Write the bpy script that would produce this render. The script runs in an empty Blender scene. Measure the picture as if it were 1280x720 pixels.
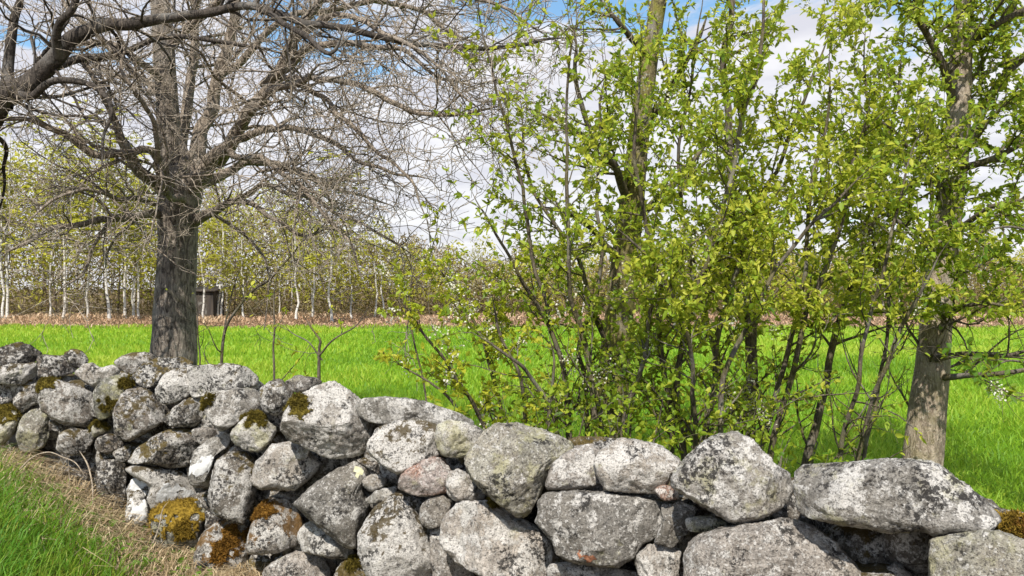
import bpy, bmesh, math, random
import numpy as np
from mathutils import Vector

SC = bpy.context.scene
COL = SC.collection
F = 1000.0          # focal length in photo pixels (1280 wide)
EYE = 1.6
rng = np.random.default_rng(11)
random.seed(5)

# ------------------------------------------------------------------ helpers
def P(u, v, D):
    return np.array([(u-640)/F*D, D, EYE-(v-360)/F*D])

def link(o, parent=None):
    COL.objects.link(o)
    if parent is not None: o.parent = parent
    return o

def mesh_obj(name, verts, faces_list, mat, parent=None, smooth=True, attrs=None):
    """faces_list: list of int arrays (n,k). attrs: dict name -> per-vertex float array"""
    me = bpy.data.meshes.new(name)
    verts = np.asarray(verts, dtype=np.float32)
    me.vertices.add(len(verts)); me.vertices.foreach_set('co', verts.ravel())
    fl = [np.asarray(f, dtype=np.int32) for f in faces_list if len(f)]
    nl = sum(f.size for f in fl); nf = sum(len(f) for f in fl)
    me.loops.add(nl); me.loops.foreach_set('vertex_index', np.concatenate([f.ravel() for f in fl]))
    tot = np.concatenate([np.full(len(f), f.shape[1], dtype=np.int32) for f in fl])
    st = np.concatenate([[0], np.cumsum(tot)[:-1]]).astype(np.int32)
    me.polygons.add(nf); me.polygons.foreach_set('loop_start', st)
    try: me.polygons.foreach_set('loop_total', tot)
    except Exception: pass
    if smooth: me.polygons.foreach_set('use_smooth', np.ones(nf, dtype=bool))
    if attrs:
        for k, a in attrs.items():
            at = me.attributes.new(k, 'FLOAT', 'POINT'); at.data.foreach_set('value', np.asarray(a, dtype=np.float32))
    me.update(calc_edges=True); me.validate()
    if mat: me.materials.append(mat)
    return link(bpy.data.objects.new(name, me), parent)

def tag(o, label=None, cat=None, group=None, kind=None):
    if label: o['label'] = label
    if cat: o['category'] = cat
    if group: o['group'] = group
    if kind: o['kind'] = kind
    return o

def thing(name, label, cat, loc=(0,0,0), group=None):
    o = bpy.data.objects.new(name, None); o.empty_display_size = .2
    link(o); o.location = loc
    return tag(o, label, cat, group)

def noise3(p, seed=0):
    """gradient-free value noise, vectorised, ~[-1,1]"""
    p = np.asarray(p, dtype=np.float64)
    i = np.floor(p).astype(np.int64); f = p-i; f = f*f*f*(f*(f*6-15)+10)
    def h(ix, iy, iz):
        n = (ix*73856093) ^ (iy*19349663) ^ (iz*83492791) ^ (seed*2654435761)
        n = (n ^ (n >> 13))*1274126177 & 0x7fffffff
        n = (n ^ (n >> 16)) & 0xffff
        return n/32767.5-1
    out = 0
    for dx in (0,1):
        wx = f[:,0] if dx else 1-f[:,0]
        for dy in (0,1):
            wy = f[:,1] if dy else 1-f[:,1]
            for dz in (0,1):
                wz = f[:,2] if dz else 1-f[:,2]
                out = out+wx*wy*wz*h(i[:,0]+dx, i[:,1]+dy, i[:,2]+dz)
    return out
def fbm(p, seed=0, oct=4, gain=.5):
    s = 0; a = 1
    for k in range(oct):
        s = s+a*noise3(np.asarray(p)*(2.03**k)+k*17.3, seed+k); a *= gain
    return s

def ico(level):
    bm = bmesh.new(); bmesh.ops.create_icosphere(bm, subdivisions=level, radius=1)
    v = np.array([x.co[:] for x in bm.verts]); f = np.array([[x.index for x in q.verts] for q in bm.faces])
    bm.free(); v /= np.linalg.norm(v, axis=1)[:,None]
    return v, f
ICO = {k: ico(k) for k in (3,4,5,6)}

# ------------------------------------------------------------------ materials
def new_mat(name):
    m = bpy.data.materials.new(name); m.use_nodes = True
    nt = m.node_tree; nt.nodes.clear()
    return m, nt
class G:
    def __init__(s, nt): s.nt = nt
    def n(s, t, **k):
        nd = s.nt.nodes.new(t)
        for a, b in k.items():
            if a.startswith('_'): setattr(nd, a[1:], b)
        for a, b in k.items():
            if not a.startswith('_'):
                key = int(a[1:]) if a[0]=='i' and a[1:].isdigit() else a.replace('__',' ')
                if isinstance(b, bpy.types.NodeSocket): s.nt.links.new(b, nd.inputs[key])
                else: nd.inputs[key].default_value = b
        return nd
    def noise(s, vec, scale, detail=4, rough=.55, dist=0, off=None):
        if off is not None:
            vec = s.n('ShaderNodeVectorMath', _operation='ADD', i0=vec, i1=(off,off*1.7,off*.6)).outputs[0]
        return s.n('ShaderNodeTexNoise', Vector=vec, Scale=scale, Detail=detail, Roughness=rough, Distortion=dist).outputs['Fac']
    def step(s, fac, lo, hi, a=0., b=1.):
        return s.n('ShaderNodeMapRange', _interpolation_type='SMOOTHSTEP', Value=fac, From__Min=lo, From__Max=hi, To__Min=a, To__Max=b).outputs[0]
    def mix(s, fac, a, b, blend='MIX'):
        nd = s.nt.nodes.new('ShaderNodeMix'); nd.data_type = 'RGBA'; nd.blend_type = blend
        for sock, val in ((nd.inputs[0], fac), (nd.inputs[6], a), (nd.inputs[7], b)):
            if isinstance(val, bpy.types.NodeSocket): s.nt.links.new(val, sock)
            else: sock.default_value = val if not isinstance(val, tuple) or len(val)==4 else (*val,1)
        return nd.outputs[2]
    def math(s, op, a, b=0.):
        return s.n('ShaderNodeMath', _operation=op, i0=a, i1=b).outputs[0]
    def out(s, sh):
        o = s.nt.nodes.new('ShaderNodeOutputMaterial'); s.nt.links.new(sh, o.inputs[0])

def granite(name, base=(.30,.29,.285), white=.3, black=.3, yellow=.1, moss=0., tint=None, grain=1., mosscol=(.075,.055,.012)):
    m, nt = new_mat(name); g = G(nt)
    geo = g.n('ShaderNodeNewGeometry'); rnd = g.n('ShaderNodeObjectInfo').outputs['Random']
    sh = g.n('ShaderNodeCombineXYZ', X=g.math('MULTIPLY', rnd, 37.), Y=g.math('MULTIPLY', rnd, 91.), Z=g.math('MULTIPLY', rnd, 53.)).outputs[0]
    pos = g.n('ShaderNodeVectorMath', _operation='ADD', i0=geo.outputs['Position'], i1=sh).outputs[0]
    big = g.noise(pos, 6, 5, .6)
    mid = g.noise(pos, 26, 6, .7)
    gr = g.noise(pos, 150, 3, .7)
    gr2 = g.noise(pos, 75, 2, .6, off=3.1)
    c = g.mix(g.step(mid, .32, .68), tuple(x*.72 for x in base), tuple(min(x*1.38,.7) for x in base))
    c = g.mix(g.step(big, .5, .68, 0, .45), c, tuple(x*.45 for x in base))
    # brown weathering running down with the slope
    mp = g.n('ShaderNodeMapping', Vector=pos); mp.inputs['Rotation'].default_value = (.3,.5,0); mp.inputs['Scale'].default_value = (26,26,7)
    sk = g.noise(mp.outputs[0], 1., 7, .7, .8)
    c = g.mix(g.step(sk, .50, .66, 0, .30+.45*black), c, (.105,.082,.062))
    c = g.mix(g.step(g.noise(pos, 3.2, 4, .6, off=21.), .45, .66, 0, .35), c, (.30,.255,.20))
    if tint is not None:
        c = g.mix(g.step(g.noise(pos, 7, 3, .5, off=8.), .44, .62, 0, .8), c, tint)
    lum = g.n('ShaderNodeCombineXYZ', X=g.step(rnd, 0, 1, .62, 1.1), Y=g.step(rnd, 0, 1, .63, 1.07), Z=g.step(rnd, 0, 1, .62, 1.04)).outputs[0]
    c = g.mix(1., c, lum, 'MULTIPLY')
    # white crustose lichen, ragged edges
    wl = g.noise(pos, 11, 9, .72, off=1.3)
    wm = g.step(wl, .60-.24*white, .64-.24*white)
    c = g.mix(g.math('MULTIPLY', wm, .75), c, (.60,.575,.54))
    # salt and pepper
    c = g.mix(g.step(gr, .50, .64, 0, .62*grain), c, (.085,.075,.066))
    c = g.mix(g.step(gr2, .55, .68, 0, .62*grain), c, (.58,.56,.53))
    gr3 = g.noise(pos, 95, 3, .75, off=11.)
    c = g.mix(g.step(gr3, .55, .64, 0, .52*grain), c, (.055,.050,.047))
    # yellow green lichen
    yl = g.math('MULTIPLY', g.step(g.noise(pos, 8, 7, .7, off=5.7), .62-.20*yellow, .76-.20*yellow), .5)
    c = g.mix(yl, c, (.36,.34,.17))
    # black lichen specks gathered in patches
    patch = g.step(g.noise(pos, 6, 5, .7, off=9.3), .60-.20*black, .66-.20*black)
    bs = g.step(g.noise(pos, 55, 6, .7, off=2.2), .49, .54)
    bm_ = g.math('MULTIPLY', patch, bs)
    bs2 = g.step(g.noise(pos, 120, 2, .5, off=4.2), .61, .64)
    bm_ = g.math('MAXIMUM', bm_, g.math('MULTIPLY', bs2, .6))
    c = g.mix(g.math('MULTIPLY', bm_, .92), c, (.026,.024,.023))
    if moss > 0:
        nz = g.n('ShaderNodeSeparateXYZ', Vector=geo.outputs['Normal']).outputs[2]
        ms = g.math('ADD', g.noise(pos, 10, 9, .75, off=7.), g.math('MULTIPLY', nz, .14))
        mk = g.step(ms, .68-.22*moss, .74-.22*moss)
        mc = g.mix(gr, tuple(x*.4 for x in mosscol), tuple(min(1,x*2.2) for x in mosscol))
        c = g.mix(g.math('MULTIPLY', mk, .9), c, mc)
    h = g.math('ADD', g.math('MULTIPLY', mid, 1.), g.math('MULTIPLY', gr, .45))
    h = g.math('SUBTRACT', h, g.math('MULTIPLY', bm_, .30))
    h = g.math('ADD', h, g.math('MULTIPLY', wm, .12))
    bp = g.n('ShaderNodeBump', Strength=.85, Distance=.016, Height=h)
    bs_ = g.n('ShaderNodeBsdfPrincipled', Base__Color=c, Roughness=.92, Normal=bp.outputs[0])
    bs_.inputs['Specular IOR Level'].default_value = .2
    g.out(bs_.outputs[0]); return m

ST = {
 'g': granite('granite_grey', (.30,.276,.252), .28, .30, .14),
 'k': granite('granite_weathered', (.21,.188,.165), .50, .62, .12, moss=.36, mosscol=(.065,.046,.013)),
 'l': granite('granite_light', (.385,.355,.322), .50, .26, .14, grain=.8),
 'w': granite('granite_white_lichen', (.33,.305,.28), 1.0, .45, .1, moss=.42, mosscol=(.05,.035,.012)),
 'd': granite('granite_dark_lichen', (.165,.145,.127), .45, 1.0, .05, moss=.25, mosscol=(.06,.042,.012)),
 'b': granite('granite_black_spotted', (.39,.362,.335), .45, .50, .55, grain=.8),
 'y': granite('granite_yellow_lichen', (.37,.355,.33), .40, .28, .75),
 'p': granite('granite_pink', (.42,.36,.34), .15, .08, .1, tint=(.50,.30,.23)),
 'r': granite('granite_rust_moss', (.34,.31,.28), .55, .35, .1, moss=.62, mosscol=(.11,.058,.014)),
 'm': granite('granite_brown_moss', (.25,.23,.21), .60, .80, .15, moss=.60, mosscol=(.085,.060,.014)),
 'o': granite('granite_olive', (.29,.28,.24), .15, .35, .75),
}
def fuzzy(name, ca, cb, transl=0.25):
    m, nt = new_mat(name); g = G(nt)
    pos = g.n('ShaderNodeNewGeometry').outputs['Position']
    t = g.noise(pos, 60, 4, .7); t2 = g.noise(pos, 9, 3, .6, off=2.)
    c = g.mix(g.step(t, .3, .7), ca, cb); c = g.mix(g.step(t2, .4, .65, 0, .5), c, tuple(x*.5 for x in ca))
    bp = g.n('ShaderNodeBump', Strength=.7, Distance=.01, Height=t)
    b = g.n('ShaderNodeBsdfPrincipled', Base__Color=c, Roughness=.95, Normal=bp.outputs[0])
    b.inputs['Specular IOR Level'].default_value = .1
    g.out(b.outputs[0]); return m
MOSS = {'rust': fuzzy('moss_rust', (.11,.050,.010), (.29,.155,.03)),
        'ochre': fuzzy('moss_ochre', (.12,.075,.010), (.33,.22,.035)),
        'olive': fuzzy('moss_olive', (.060,.047,.010), (.20,.155,.028)),
        'orange': fuzzy('lichen_orange', (.27,.12,.07), (.40,.19,.11)),
        'pale': fuzzy('lichen_pale', (.45,.44,.27), (.58,.56,.40)),
        'white': fuzzy('lichen_white', (.55,.55,.55), (.70,.70,.69))}

def bark(name, ca, cb, vs=(30,30,5), strength=.9, green=0., dist=.02):
    m, nt = new_mat(name); g = G(nt)
    pos = g.n('ShaderNodeNewGeometry').outputs['Position']
    mp = g.n('ShaderNodeMapping', Vector=pos); mp.inputs['Scale'].default_value = vs
    a = g.noise(mp.outputs[0], 1., 6, .65, 1.2)
    b = g.noise(pos, 70, 3, .6); d = g.noise(pos, 4, 4, .6, off=3.)
    c = g.mix(g.step(a, .36, .64), ca, cb)
    c = g.mix(g.step(b, .55, .75, 0, .5), c, tuple(min(x*1.7,.6) for x in cb))
    c = g.mix(g.step(d, .5, .7, 0, .5), c, (.30,.29,.27))
    if green: c = g.mix(g.step(g.noise(pos, 7, 4, .6, off=6.), .45, .62, 0, green), c, (.20,.19,.035))
    bp = g.n('ShaderNodeBump', Strength=strength, Distance=dist, Height=g.math('ADD', a, g.math('MULTIPLY', b, .25)))
    s = g.n('ShaderNodeBsdfPrincipled', Base__Color=c, Roughness=.9, Normal=bp.outputs[0])
    s.inputs['Specular IOR Level'].default_value = .2
    g.out(s.outputs[0]); return m
BARK_OLD = bark('bark_old', (.065,.053,.044), (.35,.30,.25), (34,34,9), 1., 0, .025)
BARK_TWIG = bark('bark_twig', (.18,.145,.11), (.50,.425,.34), (60,60,12), .5)
BARK_LIMB = bark('bark_limb', (.095,.075,.058), (.36,.30,.24), (40,40,12), .9)
BARK_DARK = bark('bark_dark', (.030,.026,.022), (.105,.088,.075), (40,40,12), .9)
BARK_STEM = bark('bark_stem', (.045,.037,.028), (.15,.125,.095), (50,50,12), .6, .25)
BARK_ROUGH = bark('bark_rough', (.19,.15,.115), (.46,.38,.30), (42,42,12), 1., .25, .025)
BARK_YELLOW = bark('bark_yellow', (.07,.055,.030), (.24,.20,.11), (26,26,9), 1., .7, .02)

def leaf_mat(name, dark, mid, light, tr=.5):
    m, nt = new_mat(name); g = G(nt)
    a = g.n('ShaderNodeAttribute', _attribute_name='tone').outputs['Fac']
    c = g.mix(g.step(a, 0, .55), dark, mid); c = g.mix(g.step(a, .5, 1.), c, light)
    ct = g.mix(.5, c, tuple(min(1,x*1.9) for x in light))
    d = g.n('ShaderNodeBsdfPrincipled', Base__Color=c, Roughness=.55)
    d.inputs['Specular IOR Level'].default_value = .35
    t = g.n('ShaderNodeBsdfTranslucent', Color=ct)
    mx = g.n('ShaderNodeMixShader', Fac=tr, i1=d.outputs[0], i2=t.outputs[0])
    g.out(mx.outputs[0]); return m
LEAF = leaf_mat('leaf_cherry', (.06,.15,.012), (.235,.345,.024), (.50,.51,.065), .46)
LEAF_Y = leaf_mat('leaf_yellow', (.11,.20,.014), (.30,.38,.026), (.52,.51,.05), .48)
LEAF_B = leaf_mat('leaf_birch', (.20,.20,.03), (.42,.41,.05), (.60,.56,.08), .45)
GRASS = leaf_mat('grass_field', (.10,.23,.010), (.215,.385,.02), (.39,.47,.055), .42)
GRASS_N = leaf_mat('grass_rank', (.06,.19,.008), (.13,.29,.015), (.34,.36,.06), .40)
STRAW = leaf_mat('straw', (.17,.11,.06), (.42,.31,.18), (.64,.52,.34), .2)
DRY = leaf_mat('dry_verge', (.20,.105,.058), (.43,.27,.165), (.60,.45,.30), .2)
BLOSSOM = leaf_mat('blossom', (.55,.52,.38), (.68,.66,.55), (.78,.77,.70), .3)
TWIGHAZE = leaf_mat('brush_haze', (.085,.060,.038), (.25,.185,.10), (.38,.34,.09), .2)

def plain(name, ca, cb, scale=20, rough=.95, bumpd=.02):
    m, nt = new_mat(name); g = G(nt)
    pos = g.n('ShaderNodeNewGeometry').outputs['Position']
    t = g.noise(pos, scale, 7, .7); t2 = g.noise(pos, scale*.08, 4, .6, off=4.)
    c = g.mix(g.step(t, .3, .7), ca, cb); c = g.mix(g.step(t2, .4, .65, 0, .5), c, cb)
    bp = g.n('ShaderNodeBump', Strength=.8, Distance=bumpd, Height=t)
    b = g.n('ShaderNodeBsdfPrincipled', Base__Color=c, Roughness=rough, Normal=bp.outputs[0])
    b.inputs['Specular IOR Level'].default_value = .1
    g.out(b.outputs[0]); return m
SOIL = plain('soil_litter', (.05,.036,.022), (.20,.145,.085), 30)
FIELD = plain('field_sward', (.14,.27,.010), (.25,.37,.02), 9, bumpd=.05)
RUBBLE = ST['k']

# ------------------------------------------------------------------ wall line: depth of the wall face along view columns
WU = np.array([-900,-500,-200,0,200,450,700,1100,1280,1600,2200]); WD = np.array([6.4,6.0,5.4,5.1,4.7,3.9,3.2,2.45,2.2,1.9,1.5])
def wd(u): return np.interp(u, WU, WD)
SKY_U = np.array([-600,0,23,60,110,130,165,225,300,330,385,420,450,500,560,600,622,650,700,740,800,845,870,920,960,985,1000,1100,1150,1200,1240,1300,1700])
SKY_V = np.array([420,438,430,444,440,456,442,447,456,478,474,479,500,498,505,530,529,529,548,553,549,575,564,540,570,592,578,576,575,605,645,660,670])
def hbank(x, y):
    y = np.maximum(y, .3); u = x/y*F+640; t = y-wd(u)
    hb = np.interp(u, [-600,-100,0,100,200,265], [.60,.55,.50,.31,.06,0])
    fr = np.clip(1-(-t-1.2)/3., 0, 1); fr = fr*fr*(3-2*fr)
    bk = np.clip(1-(t-.3)/.6, 0, 1)
    return hb*np.where(t < 0, fr, bk)

# ------------------------------------------------------------------ stones: (outline in photo pixels, depth behind the face, kind, label)
S = []
def st(kind, pts, d=0., label=None, lift=1., moss=()):
    S.append((kind, np.array(pts, float).reshape(-1,2), d, label, lift, moss))
exec_list = None
st('d',[-10,438,10,432,23,428,40,432,53,442,46,451,38,456,25,457,10,457,-10,459],.12)
st('w',[-14,462,10,456,30,455,44,452,50,462,45,473,28,481,5,480,-14,480],0)
st('d',[45,446,55,443,75,445,85,443,100,455,95,466,80,470,60,474,48,470],.12)
st('m',[80,442,90,436,105,440,111,450,107,459,95,461,83,453],.2)
st('l',[93,467,103,456,115,454,125,460,140,456,152,462,142,475,122,486,110,479,98,471],.1)
st('g',[48,483,52,476,67,474,93,481,115,490,120,525,113,536,82,531,65,522,52,512,48,500],-.05,'squarish grey stone with upright weathered grooves', lift=4, moss=[(58,478,13,'olive')])
st('o',[116,488,130,473,150,467,167,472,154,495,144,518,127,526,119,512],0, moss=[(157,480,9,'olive'),(138,503,10,'olive')])
st('w',[-14,480,15,472,24,483,19,498,10,506,-14,505],.02)
st('g',[15,500,25,490,38,486,48,488,49,502,38,509,28,517,18,510],.06)
st('o',[-16,512,10,507,20,513,26,525,20,540,8,556,-16,564],-.08,'rounded stone capped with olive moss', moss=[(2,514,24,'olive')])
st('o',[25,523,38,511,52,514,60,521,63,540,58,557,42,567,28,563,20,546],0)
st('g',[60,525,75,526,82,532,74,539,62,539],.05)
st('g',[73,541,92,534,113,537,119,550,108,567,88,570,71,563],-.02)
st('o',[113,534,125,525,136,528,132,541,119,547],.03, moss=[(124,533,8,'olive')])
st('d',[118,549,135,541,150,545,156,558,141,567,122,564],.06)
st('d',[124,524,140,514,146,521,141,533,130,540],.1)
st('g',[142,451,163,441,187,440,197,448,193,460,172,470,160,467,150,461],.25)
st('m',[166,470,176,457,196,447,225,446,244,453,230,464,206,468,197,482,183,487,171,479],.12)
st('w',[195,487,205,468,224,460,245,457,263,465,259,482,240,494,222,502,210,506,199,500],.0)
st('w',[234,458,262,456,288,454,308,459,323,470,323,481,305,486,275,490,256,496,240,496],.15)
st('g',[142,514,152,490,170,484,187,488,197,500,209,514,206,529,184,542,162,552,146,544],-.1,'large pointed grey stone with a brown stained right side')
st('b',[203,524,215,511,232,498,253,493,263,505,253,524,242,533,213,533],0)
st('l',[256,497,270,490,290,485,312,485,328,492,330,508,322,519,307,521,297,529,287,535,277,539,265,529,257,513],-.04, moss=[(262,504,9,'olive')])
st('b',[325,486,335,477,350,475,369,492,364,511,345,519,330,516,325,502],.05)
st('g',[356,478,370,469,397,472,405,478,378,492,363,489],.2)
st('y',[288,541,302,522,320,516,338,528,347,539,339,553,326,564,308,562,291,551],-.06, moss=[(318,523,11,'olive')])
st('m',[161,579,169,562,190,546,213,535,238,534,254,545,249,562,239,584,213,584,187,579],-.06,'broad slab streaked brown with moss')
st('g',[238,537,258,534,277,540,267,550,255,557,243,551],.06)
st('l',[239,577,245,560,262,548,280,538,289,546,284,560,269,568,263,586,259,602,247,605,238,598],-.05,'pale ridged stone with a bare white patch', moss=[(257,583,16,'white')])
st('g',[262,602,267,576,280,565,305,563,321,577,319,600,321,625,313,642,309,657,290,652,268,640,261,626],-.08,'upright grey stone taller than wide', lift=4)
st('g',[282,567,297,552,314,566,301,572],.1)
st('l',[315,600,320,577,338,556,360,552,382,559,404,580,388,599,370,613,350,612,327,612,317,606],-.06, lift=4)
st('y',[368,568,372,559,380,556,387,562,384,572,374,576],-.12,'small pale yellowish stone chip')
st('r',[309,691,313,660,321,641,335,625,352,622,369,634,379,650,376,665,373,681,352,690,325,692],-.05, moss=[(331,641,15,'rust')])
st('g',[335,622,350,615,372,617,382,628,370,633,352,621],.1)
st('r',[243,692,250,666,262,655,282,649,305,657,313,670,309,690,313,706,301,730,255,734,244,716],-.06,'pale stone with a rusty moss streak', moss=[(289,672,18,'rust'),(276,690,14,'rust')])
st('l',[371,669,377,655,390,651,405,659,425,671,444,690,441,698,415,698,395,694,379,689],-.04)
st('g',[329,713,340,703,365,689,385,689,405,696,413,710,416,738,334,738],-.06)
st('m',[311,692,330,694,340,701,330,714,325,738,307,738],.06)
st('m',[411,738,424,705,440,698,456,705,471,738],0, moss=[(440,706,9,'olive')])
st('w',[157,610,163,598,180,600,185,612,180,622,189,638,187,653,172,659,159,651,160,626],-.06,'narrow stone bleached white by lichen', moss=[(170,610,13,'white'),(174,640,17,'white')])
st('w',[153,586,170,580,200,585,225,589,243,599,259,608,262,623,246,630,215,628,193,638,186,626,188,606,165,596],-.02,'long white stone brown along its top', moss=[(215,618,20,'white')])
st('d',[121,576,140,572,155,581,159,600,159,625,156,642,140,637,124,616,117,596],.06)
st('g',[139,566,160,554,176,562,169,576,150,578],.02)
st('d',[79,574,105,571,121,580,123,600,112,622,90,617,77,600],.08)
st('o',[188,643,200,630,220,627,247,624,256,632,255,646,254,669,247,691,237,707,215,707,197,692,189,671],-.06,'stone draped in ochre moss', moss=[(222,634,34,'ochre'),(231,665,15,'ochre')])
st('d',[255,638,264,640,277,649,272,657,258,664],.08)
st('d',[188,690,197,690,215,706,238,707,244,690,250,738,190,738],.06)
st('l',[351,535,356,515,370,498,390,484,415,477,435,487,452,501,470,509,481,520,466,536,461,553,456,567,430,572,408,571,385,559,361,550],-.1,'big rounded boulder spanning the wall top', moss=[(375,507,15,'olive')])
st('l',[444,506,453,498,480,496,515,499,545,506,575,517,594,526,592,537,570,537,550,534,520,527,490,530,465,529,449,521],.12,'long low ridge stone with a round dark pit')
st('y',[544,546,547,530,560,525,585,529,605,536,600,554,591,568,575,573,555,570,546,559],.0)
st('w',[459,556,472,534,495,527,524,524,547,532,558,543,547,556,547,570,525,579,505,590,497,592,480,582,463,569],-.1,'white pitted rounded stone')
st('p',[497,604,503,590,527,576,549,571,563,584,567,598,559,616,542,620,517,618,500,612],-.08,'stone with a pink weathered face')
st('l',[558,606,562,590,575,587,590,595,608,617,605,624,573,626,561,619],-.04)
st('o',[581,578,589,560,604,540,622,528,650,528,680,537,700,546,717,557,709,576,691,581,683,592,676,613,661,641,648,647,630,634,604,613,589,598],-.12,'big smooth grey green boulder narrowing downwards')
st('l',[452,600,468,591,483,598,482,607,465,614,454,608],-.02)
st('l',[456,625,470,613,498,607,495,617,476,629,462,630],-.06)
st('g',[366,630,385,610,410,590,440,574,456,577,462,592,452,605,456,620,464,632,460,646,450,666,449,687,435,685,415,670,389,649],-.06,'dark grey wedge shaped stone pointing left', lift=4, moss=[(445,590,9,'pale')])
st('d',[445,574,470,569,500,585,505,600,485,602,470,592,455,582],.12)
st('w',[446,668,457,650,475,628,493,614,515,619,531,628,537,645,547,665,550,690,558,738,470,738,450,695],-.1,'large stone mottled white and black')
st('g',[524,645,529,628,540,620,555,619,565,628,558,642,555,656,540,661,527,656],-.06)
st('g',[537,664,553,656,553,685,560,698,590,713,602,738,545,738,538,700],.02)
st('l',[548,668,555,645,572,627,613,624,630,633,648,647,671,656,686,672,693,693,686,712,678,738,625,738,598,716,573,704,551,683],-.12,'rounded pale stone with a dark angular facet', moss=[(618,634,8,'olive')])
st('g',[672,625,684,615,722,613,765,615,800,618,829,628,832,652,820,672,801,681,791,698,770,709,745,708,715,702,694,694,689,676,677,663,668,652,672,638],-.08,'large squared grey block with an orange lichen spot', lift=6, moss=[(733,692,9,'orange')])
st('g',[827,628,850,627,879,637,864,649,857,669,838,684,815,679,829,655],0)
st('y',[857,648,880,644,909,653,906,661,880,666,859,664],-.02)
st('l',[793,692,812,680,830,681,853,688,849,706,846,738,803,738,797,712],-.02)
st('g',[850,692,859,676,875,666,905,658,940,653,980,647,999,649,1023,659,1042,675,1062,698,1088,738,846,738],-.08,'wide bottom boulder with a sloping top edge', lift=4.5)
st('b',[836,597,847,582,864,566,885,549,905,540,922,539,941,548,956,565,969,580,987,590,988,609,981,626,969,638,945,648,918,655,899,647,879,634,854,620,839,611],-.1,'pyramid shaped boulder with black lichen flecks')
st('p',[816,614,829,603,844,611,849,625,831,627],-.02,'small reddish wedge stone')
st('d',[958,628,976,630,971,641,950,647],.02)
st('l',[741,580,749,562,770,549,790,548,825,556,849,574,852,583,839,593,833,604,819,616,800,616,757,614,746,598],-.06)
st('p',[770,606,800,598,836,596,834,606,818,617,790,618],.04)
st('g',[681,605,689,580,704,567,730,555,753,556,747,575,744,590,752,603,737,612,687,613],-.02)
st('l',[684,705,715,702,745,708,780,711,800,715,806,738,680,738],0)
st('b',[985,605,988,590,999,577,1035,577,1075,576,1115,573,1150,574,1179,580,1190,592,1207,604,1224,620,1242,640,1244,650,1226,664,1185,668,1160,670,1150,664,1110,666,1070,660,1030,655,997,647,986,638],-.04,'long flat topped pale slab with black lichen patches', lift=6)
st('o',[1153,738,1159,690,1162,673,1190,667,1225,663,1253,663,1297,680,1302,738],-.06,'greenish grey stone at the lower right', lift=6)
st('g',[1079,680,1113,676,1116,720,1106,738,1077,738],.22)
st('g',[1092,726,1109,708,1125,704,1142,722,1142,738,1088,738],.08)
st('d',[1119,690,1156,680,1160,738,1124,738],.3)
st('m',[1226,660,1250,650,1280,649,1304,658,1304,682,1255,670],.1,'stone under a rusty orange moss cap', moss=[(1262,655,20,'ochre'),(1286,660,18,'rust')])
st('d',[1240,644,1265,637,1304,644,1304,656,1245,657],.3)
st('m',[697,556,720,546,750,546,778,549,760,560,720,562],.3)

WALL = thing('dry_stone_wall', 'long dry stone wall of lichen covered grey boulders crossing the foreground', 'wall', tuple(P(560,360,3.6)*np.array([1,1,0])))
WALL['kind'] = 'thing'
WL = np.array(WALL.location)

def chaikin(p, n=1):
    for _ in range(n):
        q = np.roll(p, -1, axis=0)
        p = np.stack([p*.86+q*.14, p*.14+q*.86], 1).reshape(-1,2)
    return p

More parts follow.
